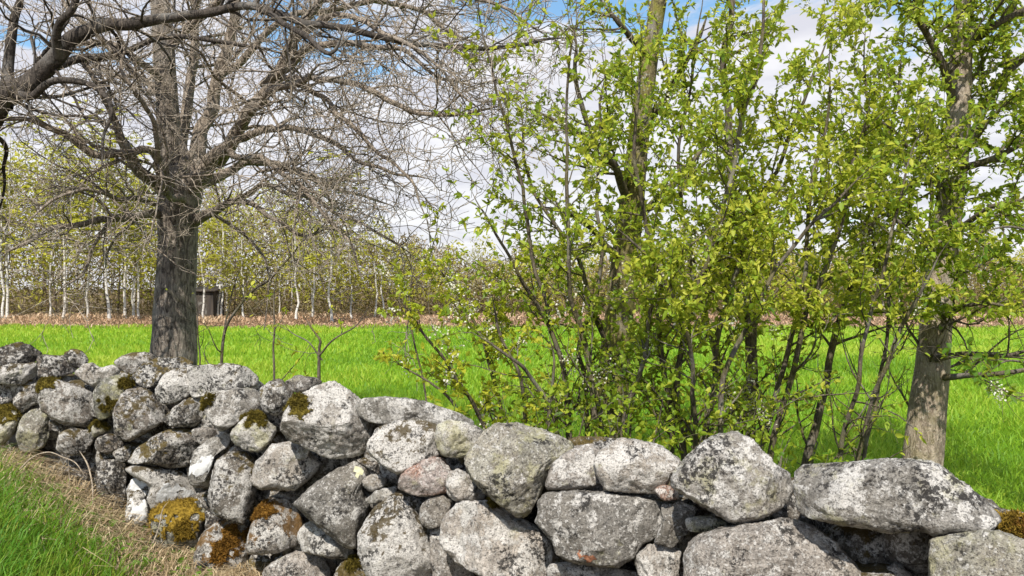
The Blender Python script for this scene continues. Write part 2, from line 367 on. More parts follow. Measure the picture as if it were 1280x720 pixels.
def boulder(kind, poly, d, seed, lift):
    r_ = np.random.default_rng(seed)
    c = (poly.min(0)+poly.max(0))/2*.4+poly.mean(0)*.6
    u, v = c
    size_px = np.sqrt(np.prod(np.ptp(poly, axis=0)))
    lev = 6 if size_px > 110 else 5 if size_px > 42 else 4
    V, Fc = ICO[lev]
    # a random turn of the sphere so that the facets differ
    D0 = wd(u); z = EYE-(v-360)/F*D0
    size = size_px*D0/F
    h = size*(.42+.12*r_.random())
    D = D0+.10*z+d+h*.55
    q = c+(chaikin(poly, 0 if lift > 1 else 1)-c)*1.012
    loc = (q-c)*D/F*(1-(.70 if lift > 1 else .40)*h/D);  # the face stands nearer than the stone's middle
    loc = loc*np.array([1/math.hypot(1,(u-640)/F), 1/math.hypot(1,(v-360)/F)]); loc[:,1] *= -1
    # boundary radius as function of angle, by ray casting against the outline
    ang = np.linspace(-np.pi, np.pi, 361); rad = np.zeros(361)
    a0 = loc; a1 = np.roll(loc, -1, axis=0)
    for i, t in enumerate(ang):
        dx, dy = math.cos(t), math.sin(t)
        ex, ey = (a1-a0)[:,0], (a1-a0)[:,1]
        den = dx*ey-dy*ex; den = np.where(abs(den)<1e-9, 1e-9, den)
        tt = (a0[:,0]*ey-a0[:,1]*ex)/den; ss = (a0[:,0]*dy-a0[:,1]*dx)/den
        ok = (tt>0)&(ss>=-1e-6)&(ss<=1+1e-6)
        rad[i] = tt[ok].max() if ok.any() else 0
    rad[rad==0] = np.median(rad)
    th = np.arctan2(V[:,1], V[:,0]); R = np.interp(th, ang, rad)
    s = np.sqrt(V[:,0]**2+V[:,1]**2); pw = 3.+2.6*r_.random() if lift <= 1 else lift
    cz = np.abs(V[:,2]); k = (s**pw+cz**pw)**(-1/pw)
    L = np.stack([np.cos(th)*R*s*k, np.sin(th)*R*s*k, np.sign(V[:,2])*h*cz*k], 1)
    # chipped planar facets
    blk = lift > 1
    for _ in range(4 if blk else 7):
        sl = .35 if blk else .55
        n = np.array([r_.normal()*sl, r_.normal()*sl+.12, .65+.35*r_.random()]); n /= np.linalg.norm(n)
        pr = L@n; dd = pr.max()*((.84+.13*r_.random()) if blk else (.70+.25*r_.random()))
        o = np.maximum(pr-dd, 0)*np.clip(V[:,2]*2.6-.35, 0, 1); L = L-np.outer(o*.9, n)
    nrm = L/np.maximum(np.linalg.norm(L, axis=1), 1e-6)[:,None]
    off = seed*3.7
    dsp = ((.004 if blk else .012)*size*fbm(L/size*3.2+off, seed, 2)+.0055*fbm(L*24+off, seed+9, 3, .6))
    rid = 1-np.abs(fbm(L*11+off, seed+20, 3)); dsp -= .006*np.clip(rid-.88, 0, 1)*5*.5
    if lev >= 5: dsp += .0035*fbm(L*75+off, seed+30, 2, .6)
    L = L+nrm*dsp[:,None]
    # into the world: x right, up, towards the camera along the view ray
    ray = P(u, v, 1.)-np.array([0,0,EYE]); w = -ray/np.linalg.norm(ray)
    ax = np.array([1,0,0.])-w*w[0]; ax /= np.linalg.norm(ax); ay = np.cross(w, ax)
    M = np.stack([ax, ay, w], 0)
    return L, M, P(u, v, D), Fc, D, c

def moss_patch(L, M, cen, Fc, D, c, spec, parent, seed):
    mu, mv, mr, mk = spec
    r_ = np.random.default_rng(seed)
    ctr = np.array([mu-c[0], -(mv-c[1])])*D/F; rr = mr*D/F
    dd = np.hypot((L[:,0]-ctr[0]), (L[:,1]-ctr[1])*1.25)/rr
    dd += .62*fbm(L*26+seed, seed, 4, .7)
    m = 1-dd; m = np.where(L[:,2] > -.15*np.ptp(L[:,2]), m, -1)
    thick = {'rust':.009,'ochre':.011,'olive':.0075,'orange':.003,'pale':.003,'white':.003}[mk]
    keep = (m[Fc] > -.05).all(1)
    fs = Fc[keep]
    if len(fs) < 6: return
    used = np.unique(fs); remap = -np.ones(len(L), int); remap[used] = np.arange(len(used))
    # vertex normals
    fn = np.cross(L[Fc[:,1]]-L[Fc[:,0]], L[Fc[:,2]]-L[Fc[:,0]]); vn = np.zeros_like(L)
    for k in range(3): np.add.at(vn, Fc[:,k], fn)
    vn /= np.maximum(np.linalg.norm(vn, axis=1), 1e-12)[:,None]
    t = np.clip(m, -.05, .35)/.35
    vv = L+vn*(thick*np.sqrt(np.maximum(t,0))-.004*(t<.02)+.5*thick*fbm(L*60, seed+3, 2)*np.clip(t,0,1))[:,None]
    vv = vv[used]; f2 = remap[fs]
    W = vv@M+cen-WL
    VN = vn[used]@M
    faces = [f2]
    verts = [W]; tri = []
    if thick > .005:   # short moss shoots
        n = 2600; src = r_.choice(len(W), n, p=np.maximum(t[used],0.001)/np.maximum(t[used],.001).sum())
        b = W[src]+r_.normal(size=(n,3))*.004
        dirv = VN[src]+r_.normal(size=(n,3))*.55+np.array([0,0,-.15]); dirv /= np.linalg.norm(dirv,axis=1)[:,None]
        ln = .005+.012*r_.random(n); sd = np.cross(dirv, r_.normal(size=(n,3))); sd /= np.linalg.norm(sd,axis=1)[:,None]
        tv = np.stack([b-sd*.0022, b+sd*.0022, b+dirv*ln[:,None]], 1).reshape(-1,3)
        verts.append(tv); faces.append(np.arange(3*n).reshape(-1,3)+len(W))
    nm = 'moss' if thick > .005 else 'lichen_patch'
    mesh_obj(nm, np.concatenate(verts), faces, MOSS[mk], parent)

for i, (kind, poly, d, label, lift, moss) in enumerate(S):
    L, M, cen, Fc, D, c = boulder(kind, poly, d, i+1, lift)
    if c[0] < 350 and kind in 'gb': kind = 'k' if (i*7) % 10 < 8 else kind
    if c[0] < 330 and kind == 'l' and i % 2: kind = 'w'
    o = mesh_obj('stone', L@M+cen-WL, [Fc], ST[kind], WALL)
    if label: o['label'] = label
    for j, sp in enumerate(moss): moss_patch(L, M, cen, Fc, D, c, sp, o, 100+i*5+j)

# rubble heart, back and buried foot of the wall, and its run beyond the frame
def rubble():
    vs, fs = [], []; n0 = 0
    V, Fc = ICO[4]; V3, F3 = ICO[3]
    r_ = np.random.default_rng(77)
    def add(cen, rad, hi=False):
        nonlocal n0
        v, f = (V, Fc) if hi else (V3, F3)
        sc = rad*np.array([1.25,1.,.85])*(0.8+.4*r_.random(3))
        a = r_.random()*6.28; ca, sa = math.cos(a), math.sin(a)
        w = np.sign(v)*np.abs(v)**.8*sc
        sd = int(r_.integers(1e6)); w = w*(1+.12*fbm(v*1.6+sd%97, sd, 3)+.05*fbm(v*6+sd%97, sd+3, 2))[:,None]
        w = np.stack([w[:,0]*ca-w[:,1]*sa, w[:,0]*sa+w[:,1]*ca, w[:,2]], 1)
        vs.append(w+cen-WL); fs.append(f+n0); n0 += len(v)
    for u in np.arange(-880, 2150, 34):
        D0 = wd(u); inframe = -20 < u < 1430
        sv = np.interp(u, SKY_U, SKY_V)
        ztop = EYE-(sv-360)/F*D0
        for t in (.42,.58,.74,.9):
            z0 = 0
            zz = .02
            while True:
                rad = .10+.05*r_.random()
                lim = EYE-(sv+14-360)/F*(D0+t)-rad*.85 if inframe else ztop-.12*r_.random()
                if zz > lim: break
                p = P(u+r_.normal()*8, 360, D0+t+r_.normal()*.03); p[2] = zz
                add(p, rad); zz += rad*1.35
    # face stones below or beside the frame
    for u in np.arange(-880, 2150, 46):
        D0 = wd(u); sv = np.interp(u, SKY_U, SKY_V); ztop = EYE-(sv-360)/F*D0
        zlim = (EYE-(775-360)/F*D0) if 250 < u < 1430 else (ztop-.08 if (u < -45 or u > 1440) else 0.)
        zz = .05
        while zz < zlim:
            rad = .12+.07*r_.random()
            p = P(u+r_.normal()*10, 360, D0+.13+.1*zz); p[2] = zz
            add(p, rad, True); zz += rad*1.5
    return np.concatenate(vs), np.concatenate(fs)
rv, rf = rubble()
tag(mesh_obj('rubble_filling', rv, [rf], RUBBLE, WALL), kind='stuff')

# ------------------------------------------------------------------ ground, field
def grid_obj(name, xs, ys, hf, mat, off=0.):
    X, Y = np.meshgrid(xs, ys); x, y = X.ravel(), Y.ravel()
    z = hf(x, y)+off; nx, ny = len(xs), len(ys)
    i = np.arange(nx*ny).reshape(ny, nx)
    q = np.stack([i[:-1,:-1], i[:-1,1:], i[1:,1:], i[1:,:-1]], -1).reshape(-1,4)
    return mesh_obj(name, np.stack([x,y,z],1), [q], mat)
xs = np.concatenate([[-600,-250,-120,-60,-30,-15], np.arange(-9,6.01,.12), [8,12,20,40,80,160,300,600]])
ys = np.concatenate([[-300,-100,-30,-10,-4,-1], np.arange(.3,8.5,.12), [9,10,12,15,20,30,40,60,100,200,400,900]])
def hgr(x, y):
    return hbank(x, y)+np.where((y < 8)&(y > 1), .02*fbm(np.stack([x*1.7,y*1.7,x*0],1), 5, 3), 0)
tag(grid_obj('ground', xs, ys, hgr, SOIL), kind='structure')
# the green field: a sheet just above the ground, from behind the wall to the wood
FU = np.arange(-1400, 2601, 40.)
near = np.array([P(u, 360, wd(u)+1.0) for u in FU]); near[:,2] = .026
rows = [near]
for yy in (8., 10., 13., 18., 26., 31.2):
    r0 = near.copy(); k = (yy-near[:,1])/(31.2-near[:,1])
    far = np.stack([np.linspace(-70,75,len(FU)), np.full(len(FU),31.2), np.full(len(FU),.026)],1)
    rows.append(near+(far-near)*k[:,None])
R_ = np.concatenate(rows); nU = len(FU); ii = np.arange(len(R_)).reshape(-1,nU)
tag(mesh_obj('field', R_, [np.stack([ii[:-1,:-1],ii[:-1,1:],ii[1:,1:],ii[1:,:-1]],-1).reshape(-1,4)], FIELD), kind='structure')

def blades(base, length, width, lean, tone, bend=.35, seed=0):
    """bent grass blades, 5 vertices, one quad and one triangle each"""
    r_ = np.random.default_rng(seed); n = len(base)
    a = r_.random(n)*2*np.pi; dx = np.stack([np.cos(a), np.sin(a), np.zeros(n)],1)
    sd = np.stack([-np.sin(a), np.cos(a), np.zeros(n)],1)
    b2 = r_.random(n)*2*np.pi; sd = np.stack([np.cos(b2), np.sin(b2), np.zeros(n)],1)
    up = np.array([0,0,1.])
    l = length[:,None]; w = width[:,None]
    m = base+up*l*.55+dx*l*lean[:,None]*.35
    t = base+up*l*(1-lean[:,None]*bend)+dx*l*lean[:,None]
    v = np.stack([base-sd*w*.5, base+sd*w*.5, m-sd*w*.42, m+sd*w*.42, t],1).reshape(-1,3)
    k = np.arange(n)[:,None]*5
    q = k+np.array([[0,1,3,2]]); tr = k+np.array([[2,3,4]])
    return v, q, tr, np.repeat(tone, 5)

# field sward
n = 210000
rr = np.exp(rng.uniform(np.log(3.2), np.log(33.4), n)); uu = rng.uniform(-250, 1530, n)
bx = (uu-640)/F*rr; ok = rr > wd(uu)+.95
bx, by = bx[ok], rr[ok]; k = by < 32.4+1.3*fbm(np.stack([bx*.45,by*.2,bx*0],1), 44, 3); bx, by = bx[k], by[k]; n = len(bx)
pn = fbm(np.stack([bx*.6,by*.6,bx*0],1), 3, 3); pn2 = fbm(np.stack([bx*.12,by*.2,bx*0],1), 8, 2)
ln = (.09+.09*rng.random(n))*(1+.25*pn)
wdh = .006+.0011*by
tone = np.clip(.43+.36*pn+.36*pn2+rng.normal(size=n)*.24+.15*np.clip((by-8)/15,0,1), 0, 1)
v, q, t, tn = blades(np.stack([bx,by,np.full(n,.02)],1), ln, wdh, .25+.5*rng.random(n), tone, seed=4)
tag(mesh_obj('field_grass', v, [q,t], GRASS, attrs={'tone':tn}), kind='stuff', label='bright green young grass covering the field')
# rank grass and straw on the near bank at the left
n = 62000
uu = np.where(np.arange(n) < 46000, rng.uniform(-500, 330, n), rng.uniform(330, 1700, n)); tt = rng.uniform(-2.6, .06, n)*np.where(uu > 330, .7, 1.); Dn = wd(uu)+tt
bx, by = (uu-640)/F*Dn, Dn; ok = (by > .9)
bx, by, uu, tt = bx[ok], by[ok], uu[ok], tt[ok]
bare = fbm(np.stack([bx*2.2,by*2.2,bx*0],1), 21, 3)
k = (bare+np.clip((tt+.75)/.5,-.5,1.2)+np.clip((uu-90)/130,-.5,.45) < rng.normal(size=len(bx))*.22+.32+.5*(uu<45)-.17*((uu>40)&(tt>-.9))); 
gx, gy, gu, gt = bx[k], by[k], uu[k], tt[k]; n = len(gx)
v, q, t, tn = blades(np.stack([gx,gy,hgr(gx,gy)-.01],1), .07+.13*rng.random(n), .004+.004*rng.random(n), .3+.6*rng.random(n),
    np.clip(.35+.25*rng.normal(size=n)+.3*bare[k],0,1), seed=9)
tag(mesh_obj('bank_grass', v, [q,t], GRASS_N, attrs={'tone':tn}), kind='stuff', label='rank green grass on the bank before the wall')
n = 17000
uu = rng.uniform(-400, 330, n); tt = -np.abs(rng.normal(size=n))*.5+.05; Dn = wd(uu)+tt
bx, by = (uu-640)/F*Dn, Dn
v, q, t, tn = blades(np.stack([bx,by,hgr(bx,by)+.004],1), .05+.13*rng.random(n), .003+.004*rng.random(n), .8+1.2*rng.random(n), rng.random(n), bend=.48, seed=12)
tag(mesh_obj('dead_straw', v, [q,t], STRAW, attrs={'tone':tn}), kind='stuff', label='tangled dead straw along the foot of the wall')

# leaves ------------------------------------------------------------------
def leaves(base, dirs, length, width, tone, seed=0, mat=LEAF, name='foliage', parent=None, origin=None, fold=.22, droop=.2):
    r_ = np.random.default_rng(seed); n = len(base)
    d = dirs/np.linalg.norm(dirs,axis=1)[:,None]
    s = np.cross(d, np.array([0,0,1.])+.7*r_.normal(size=(n,3))); s /= np.maximum(np.linalg.norm(s,axis=1),1e-6)[:,None]
    up = np.cross(s, d)
    l = length[:,None]; w = width[:,None]*.5; droop = (droop*2.4*(r_.random(n)-.15))[:,None]
    A = base
    R1 = base+d*l*.30+s*w*.92+up*w*fold*2; R2 = base+d*l*.68+s*w*.8+up*w*fold*1.4-np.array([0,0,1])*l*droop*.3
    T = base+d*l-np.array([0,0,1])*l*droop
    L1 = base+d*l*.30-s*w*.92+up*w*fold*2; L2 = base+d*l*.68-s*w*.8+up*w*fold*1.4-np.array([0,0,1])*l*droop*.3
    v = np.stack([A,R1,R2,T,L1,L2],1).reshape(-1,3)
    if origin is not None: v = v-origin
    k = np.arange(n)[:,None]*6
    q = np.concatenate([k+np.array([[0,1,2,3]]), k+np.array([[0,3,5,4]])])
    return mesh_obj(name, v, [q], mat, parent, attrs={'tone':np.repeat(tone,6)})

n = 2600
uu = rng.uniform(-400, 320, n); tt = -np.abs(rng.normal(size=n))*.7; Dn = wd(uu)+tt
bx, by = (uu-640)/F*Dn, Dn; c = fbm(np.stack([bx*4,by*4,bx*0],1), 31, 2) > .15; bx, by = bx[c], by[c]; n = len(bx)
dv = rng.normal(size=(n,3)); dv[:,2] = np.abs(dv[:,2])*.6
o = leaves(np.stack([bx,by,hgr(bx,by)+.02+.05*rng.random(n)],1), dv, .03+.035*rng.random(n), .02+.02*rng.random(n), rng.random(n)*.7, 15, GRASS_N, 'ground_weeds')
tag(o, kind='stuff', label='small broad leaved weeds among the grass of the bank')
# dead leaves lying on the bank
n = 5200
uu = rng.uniform(-300, 320, n); tt = -np.abs(rng.normal(size=n))*.55+.04; Dn = wd(uu)+tt
bx, by = (uu-640)/F*Dn, Dn
dv = rng.normal(size=(n,3)); dv[:,2] *= .35
o = leaves(np.stack([bx,by,hgr(bx,by)+.008+.02*rng.random(n)],1), dv, .03+.03*rng.random(n), .018+.02*rng.random(n), rng.random(n), 5, STRAW, 'leaf_litter')
tag(o, kind='stuff', label='brown dead leaves littering the bank below the wall')

# ------------------------------------------------------------------ branches
def catmull(pts, per=6):
    p = np.asarray(pts, float); p = np.concatenate([[2*p[0]-p[1]], p, [2*p[-1]-p[-2]]])
    out = []
    for i in range(1, len(p)-2):
        for t in np.linspace(0, 1, per, endpoint=False):
            a,b,c,d = p[i-1],p[i],p[i+1],p[i+2]
            out.append(.5*((2*b)+(-a+c)*t+(2*a-5*b+4*c-d)*t*t+(-a+3*b-3*c+d)*t**3))
    out.append(p[-2]); return np.array(out)

def tubes(polys, k=5):
    vs, qs, n0 = [], [], 0
    a = np.linspace(0, 2*np.pi, k, endpoint=False); ca, sa = np.cos(a), np.sin(a)
    for p, r in polys:
        n = len(p)
        t = np.gradient(p, axis=0); t /= np.maximum(np.linalg.norm(t,axis=1),1e-9)[:,None]
        mt = t.mean(0); ref = np.zeros(3); ref[np.argmin(np.abs(mt))] = 1
        s = np.cross(t, ref); s /= np.maximum(np.linalg.norm(s,axis=1),1e-9)[:,None]
        b = np.cross(t, s)
        ring = p[:,None,:]+(s[:,None,:]*ca[None,:,None]+b[:,None,:]*sa[None,:,None])*r[:,None,None]
        vs.append(ring.reshape(-1,3))
        i = np.arange(n*k).reshape(n,k)+n0; j = np.roll(i,-1,axis=1)
        qs.append(np.stack([i[:-1],j[:-1],j[1:],i[1:]],-1).reshape(-1,4)); n0 += n*k
    return np.concatenate(vs), np.concatenate(qs)

def tube_obj(name, polys, mat, parent, origin, k=5):
    v, q = tubes(polys, k)
    return mesh_obj(name, v-origin, [q], mat, parent)

def roughen(poly, seed, amp=.06, k=14):
    """trunks: more sides and an uneven, fluted surface"""
    v, q = tubes([poly], k)
    n = len(poly[0]); r = np.repeat(poly[1], k); c = np.repeat(poly[0], k, axis=0)
    d = (v-c)/r[:,None]
    f = fbm(np.stack([d[:,0]*1.6, d[:,1]*1.6, c[:,2]*1.1],1)+seed, seed, 3)+.5*fbm(np.stack([d[:,0]*4, d[:,1]*4, c[:,2]*5],1), seed+3, 2)
    return c+d*(r*(1+amp*f))[:,None], q

def pxpath(pts, per=6, jit=0., r=None, seed=0):
    """pts: (u, v, D, width_px)"""
    a = np.array(pts, float); w = np.array([P(u,v,D) for u,v,D,_ in a]); rad = a[:,3]*a[:,2]/F/2
    c = catmull(np.concatenate([w, rad[:,None]],1), per)
    p, rr = c[:,:3], np.maximum(c[:,3], .002)
    rr = rr*np.clip((len(rr)-1-np.arange(len(rr)))/6.+.18, 0, 1)
    if jit:
        r_ = np.random.default_rng(seed); j = fbm(p*3.1+seed, seed, 2)[:,None]*0
        for ax in range(3): p[:,ax] += jit*fbm(p*2.7+seed*1.3+ax*31, seed+ax, 2)
    return p, rr

def grow(parent, r_, n_per_m, lrange, ang=(30,70), up=.15, wig=.25, rscale=.5, rmin=.0022, t0=.15, segs=6, taper=.25, lfall=.5):
    p, r = parent; seg = np.linalg.norm(np.diff(p,axis=0),axis=1); cum = np.concatenate([[0],np.cumsum(seg)]); L = cum[-1]
    out = []
    n = r_.poisson(n_per_m*L*(1-t0))
    for _ in range(n):
        t = t0+(1-t0)*r_.random(); s = t*L; i = min(np.searchsorted(cum, s)-1, len(p)-2); i = max(i,0)
        fr = (s-cum[i])/max(seg[i],1e-6); b = p[i]+(p[i+1]-p[i])*fr; rb = r[i]+(r[i+1]-r[i])*fr
        tg = (p[i+1]-p[i])/max(seg[i],1e-6)
        rnd = r_.normal(size=3); rnd -= tg*(rnd@tg); rnd /= np.linalg.norm(rnd)
        a = math.radians(r_.uniform(*ang)); d = tg*math.cos(a)+rnd*math.sin(a)
        ln = r_.uniform(*lrange)*(1-lfall*t); m = segs; st_ = ln/m
        q = [b]
        for k in range(m):
            d = d+r_.normal(size=3)*wig+np.array([0,0,up]); d /= np.linalg.norm(d); q.append(q[-1]+d*st_)
        r0 = max(min(rb*rscale, .0125*ln+.003), rmin)
        out.append((np.array(q), np.maximum(np.linspace(r0, r0*taper, m+1), rmin*.6)))
    return out

def leaf_points(polys, r_, spacing, spread=.9, t0=.1):
    B, Dd = [], []
    for p, r in polys:
        seg = np.linalg.norm(np.diff(p,axis=0),axis=1); L = seg.sum(); n = max(1, int(L*(1-t0)/spacing))
        nc = max(1, n//4); tc = t0+(1-t0)*(np.arange(nc)+r_.random(nc))/nc; tc[-1] = .97; ts = np.clip(tc[r_.integers(0, nc, n)]+r_.normal(size=n)*.025, 0, 1)
        idx = np.clip((ts*(len(p)-1)).astype(int), 0, len(p)-2); fr = np.clip(ts*(len(p)-1)-idx,0,1)[:,None]
        b = p[idx]*(1-fr)+p[idx+1]*fr; tg = p[idx+1]-p[idx]; tg /= np.maximum(np.linalg.norm(tg,axis=1),1e-6)[:,None]
        d = tg*.7+r_.normal(size=(n,3))*spread+np.array([0,0,.15])
        B.append(b); Dd.append(d)
    return np.concatenate(B), np.concatenate(Dd)

# ------------------------------------------------------------------ the old bare tree at the left
def build_tree(name, label, cat, trunk, limbs, seed, trunk_mat, limb_mat, twig_mat, lv, leafcfg=None, trunk_k=18, own_trunk=True, amp=.06, blossom=0, group=None, trunk_twigs=True):
    r_ = np.random.default_rng(seed)
    base = np.array(trunk[0][0]); base = np.array([base[0], base[1], 0.])
    T = thing(name, label, cat, tuple(base), group)
    v, q = roughen(trunk, seed, amp, trunk_k)
    TR = mesh_obj('trunk', v-base, [q], trunk_mat, T)
    tw1, tw2, tw3 = [], [], []
    for L in limbs+([trunk] if trunk_twigs else []):
        l1 = grow(L, r_, *lv[0][0], **lv[0][1]); a2, a3 = [], []
        if leafcfg: l1 = [x for x in l1 if x[0][0][2] > 1.35 or r_.random() < .3]
        for a in l1:
            l2 = grow(a, r_, *lv[1][0], **lv[1][1]); a2 += l2
            if len(lv) > 2:
                for b in l2: a3 += grow(b, r_, *lv[2][0], **lv[2][1])
        if L is not trunk:
            v, q = roughen(L, seed+3, .11, 9); own = mesh_obj('limb', v-base, [q], limb_mat, T)
        else: own = TR
        if l1: tube_obj('side_branches', l1, limb_mat if leafcfg is None else twig_mat, own, base, 5)
        if a2+a3: tube_obj('twigs', a2+a3, twig_mat, own, base, 3)
        tw1 += l1; tw2 += a2; tw3 += a3
    if leafcfg:
        src = (tw2+tw3) if lv else limbs
        if leafcfg.get('on1', True): src = src+tw1
        b, d = leaf_points(src, r_, leafcfg['spacing'])
        if 'cut' in leafcfg:
            k = leafcfg['cut'](b, r_); b, d = b[k], d[k]
        n = len(b)
        ln = leafcfg['len']*(.45+.9*r_.random(n)); 
        cl = fbm(b*1.6+seed, seed, 2)
        tone = np.clip(leafcfg.get('tone',.45)+.25*cl+.22*r_.normal(size=n), 0, 1)
        leaves(b, d, ln, ln*leafcfg.get('ratio',.5)*(.8+.4*r_.random(n)), tone, seed, leafcfg.get('mat',LEAF), 'foliage', T, base)
        if blossom:
            blossom *= 2; i = r_.choice(n, blossom); c = np.repeat(b[i], 30, axis=0)+r_.normal(size=(blossom*30,3))*np.array([.022,.022,.035])
            leaves(c, r_.normal(size=c.shape), np.full(len(c),.014), np.full(len(c),.013), r_.random(len(c)), seed+1, BLOSSOM, 'blossom', T, base)
    return T

BT = 7.0
trunk = pxpath([(217,600,BT,66),(217,520,BT,60),(217,450,BT,54),(219,380,BT,50),(222,310,BT,47),(224,262,BT,50),(226,235,BT,54),(220,205,BT,42),(212,165,BT-.05,30),(207,100,BT-.1,26),(203,40,BT-.15,24),(198,-30,BT-.2,20),(190,-120,BT-.2,15),(180,-220,BT-.2,9)], 8)
Lm = [
 [(232,238,BT,30),(250,190,BT+.1,24),(264,140,BT+.2,20),(275,90,BT+.2,17),(290,30,BT+.3,15),(305,-50,BT+.3,12),(318,-140,BT+.3,7)],
 [(236,245,BT,28),(262,212,BT-.1,25),(288,180,BT-.3,21),(318,135,BT-.5,19),(345,92,BT-.6,17),(372,45,BT-.7,15),(395,-15,BT-.8,12),(420,-90,BT-.8,7)],
 [(215,248,BT,26),(190,232,BT-.2,21),(165,212,BT-.4,18),(150,185,BT-.5,14),(140,140,BT-.6,10),(120,95,BT-.7,8),(95,55,BT-.8,6)],
 [(222,245,BT-.05,20),(195,205,BT-.5,13),(150,195,BT-.8,12),(110,178,BT-1.,11),(70,160,BT-1.1,9),(30,148,BT-1.2,7),(-20,150,BT-1.2,5)],
 [(228,225,BT+.1,24),(232,170,BT+.3,18),(235,110,BT+.4,15),(245,40,BT+.5,13),(250,-40,BT+.6,10),(255,-120,BT+.6,6)],
 [(212,270,BT,16),(180,268,BT-.3,12),(140,270,BT-.5,10),(95,280,BT-.7,8),(40,297,BT-.9,6),(0,315,BT-1.,4)],
 [(236,272,BT,18),(262,262,BT-.2,14),(290,255,BT-.3,11),(330,268,BT-.5,7),(380,290,BT-.6,5),(430,300,BT-.7,3)],
 [(240,240,BT,18),(280,215,BT+.3,14),(330,205,BT+.4,11),(390,225,BT+.5,8),(450,245,BT+.5,5),(500,262,BT+.5,3)],
 [(262,200,BT-.1,15),(310,170,BT-.6,12),(370,160,BT-.9,9),(430,185,BT-1.,7),(490,215,BT-1.1,5),(540,235,BT-1.1,3)],
 [(300,160,BT-.4,14),(345,120,BT-.9,12),(400,95,BT-1.2,10),(450,105,BT-1.4,9),(500,130,BT-1.5,8),(560,140,BT-1.6,6),(640,128,BT-1.6,4)],
 [(330,110,BT-.5,13),(380,70,BT-.9,11),(440,55,BT-1.,10),(500,70,BT-1.1,7),(560,100,BT-1.2,5),(610,115,BT-1.2,3)],
 [(275,90,BT+.2,12),(330,40,BT+.1,10),(400,10,BT,9),(470,5,BT,8),(540,25,BT,6),(600,60,BT,4)],
 [(207,100,BT-.1,12),(170,70,BT-.4,10),(120,50,BT-.6,8),(70,60,BT-.8,6),(20,90,BT-.9,4)],
 [(205,60,BT-.1,12),(240,20,BT-.5,10),(300,-10,BT-.7,9),(370,-25,BT-.8,6)],
 [(210,130,BT,12),(180,100,BT+.4,10),(140,60,BT+.6,8),(90,10,BT+.7,6),(50,-30,BT+.8,4)],
 [(350,92,BT-.6,10),(400,120,BT-1.0,8),(440,150,BT-1.3,7),(480,190,BT-1.5,5),(520,240,BT-1.6,4),(545,290,BT-1.6,2)],
 [(288,185,BT-.3,10),(340,200,BT-.9,8),(390,250,BT-1.2,6),(430,300,BT-1.4,4),(450,350,BT-1.5,3)],
 [(372,45,BT-.7,10),(430,20,BT-1.2,8),(490,40,BT-1.5,7),(560,90,BT-1.7,5),(620,170,BT-1.8,3)],
 [(300,250,BT-.3,8),(350,240,BT-.6,7),(410,255,BT-.8,5),(470,280,BT-.9,4),(520,320,BT-.9,2)],
 [(395,-10,BT-.8,9),(460,-25,BT-1.,8),(540,-20,BT-1.2,7),(620,5,BT-1.3,5),(690,40,BT-1.4,3)],
 [(150,270,BT-.5,6),(120,310,BT-.8,5),(95,350,BT-1.,4),(75,380,BT-1.1,2)],
 [(195,250,BT-.2,8),(150,245,BT-.8,7),(100,240,BT-1.1,5),(50,262,BT-1.3,4),(15,290,BT-1.4,2)],
 [(224,260,BT-.1,13),(205,225,BT-.7,10),(195,180,BT-1.,8),(182,130,BT-1.2,7),(160,85,BT-1.3,5),(150,30,BT-1.3,4)],
]
limbs = [pxpath([(a,b,c_,w*.84) for a,b,c_,w in p], 7, .06, seed=i) for i, p in enumerate(Lm)]
lvB = [((9.2,(.5,1.5)), dict(ang=(25,75), up=.03, wig=.22, rscale=.42, rmin=.0045, t0=.18, segs=8, lfall=.45)),
       ((9.5,(.22,.75)), dict(ang=(25,70), up=.02, wig=.30, rscale=.6, rmin=.0036, t0=.1, segs=6)),
       ((9.5,(.10,.36)), dict(ang=(25,65), up=.03, wig=.30, rscale=.7, rmin=.0030, t0=.1, segs=4))]
build_tree('bare_tree', 'old leafless tree with thick grey trunk behind the wall', 'tree', trunk, limbs, 3, BARK_OLD, BARK_LIMB, BARK_TWIG, lvB, trunk_twigs=False)

# neighbour tree standing just outside the left edge, its dark arm reaching in
BD = 5.9
trunk2 = pxpath([(-95,700,BD,80),(-90,520,BD,74),(-80,380,BD,70),(-62,260,BD,66),(-45,190,BD,58),(-38,120,BD,44),(-50,30,BD,36),(-60,-80,BD,28),(-62,-200,BD,16)], 7)
Lm2 = [
 [(-50,180,BD,44),(-15,150,BD-.1,38),(12,120,BD-.2,34),(45,90,BD-.2,27),(80,62,BD-.3,24),(110,45,BD-.3,22),(150,30,BD-.3,18),(200,22,BD-.3,15),(260,14,BD-.3,13),(320,12,BD-.3,12),(400,28,BD-.4,11),(470,44,BD-.4,10),(560,55,BD-.4,8),(640,56,BD-.4,6),(740,44,BD-.4,4)],
 [(-10,150,BD-.1,22),(25,118,BD+.1,17),(60,85,BD+.2,15),(100,72,BD+.2,12),(150,66,BD+.3,10),(220,50,BD+.3,8),(300,58,BD+.3,6),(380,75,BD+.3,4)],
 [(5,130,BD-.1,20),(10,80,BD,15),(20,30,BD,13),(30,-40,BD,9)],
 [(-20,155,BD,8),(8,185,BD+.2,6),(4,225,BD+.3,4),(-8,280,BD+.3,3)],
 [(20,118,BD-.2,16),(40,118,BD-.3,11),(75,105,BD-.4,10),(115,110,BD-.4,8),(135,140,BD-.5,6),(130,180,BD-.5,4),(128,215,BD-.5,3)],
 [(70,68,BD-.3,15),(75,35,BD-.5,12),(90,0,BD-.6,10),(110,-50,BD-.7,7)],
 [(320,12,BD-.3,9),(370,35,BD-.6,8),(410,70,BD-.8,6),(430,40,BD-.9,4)],
]
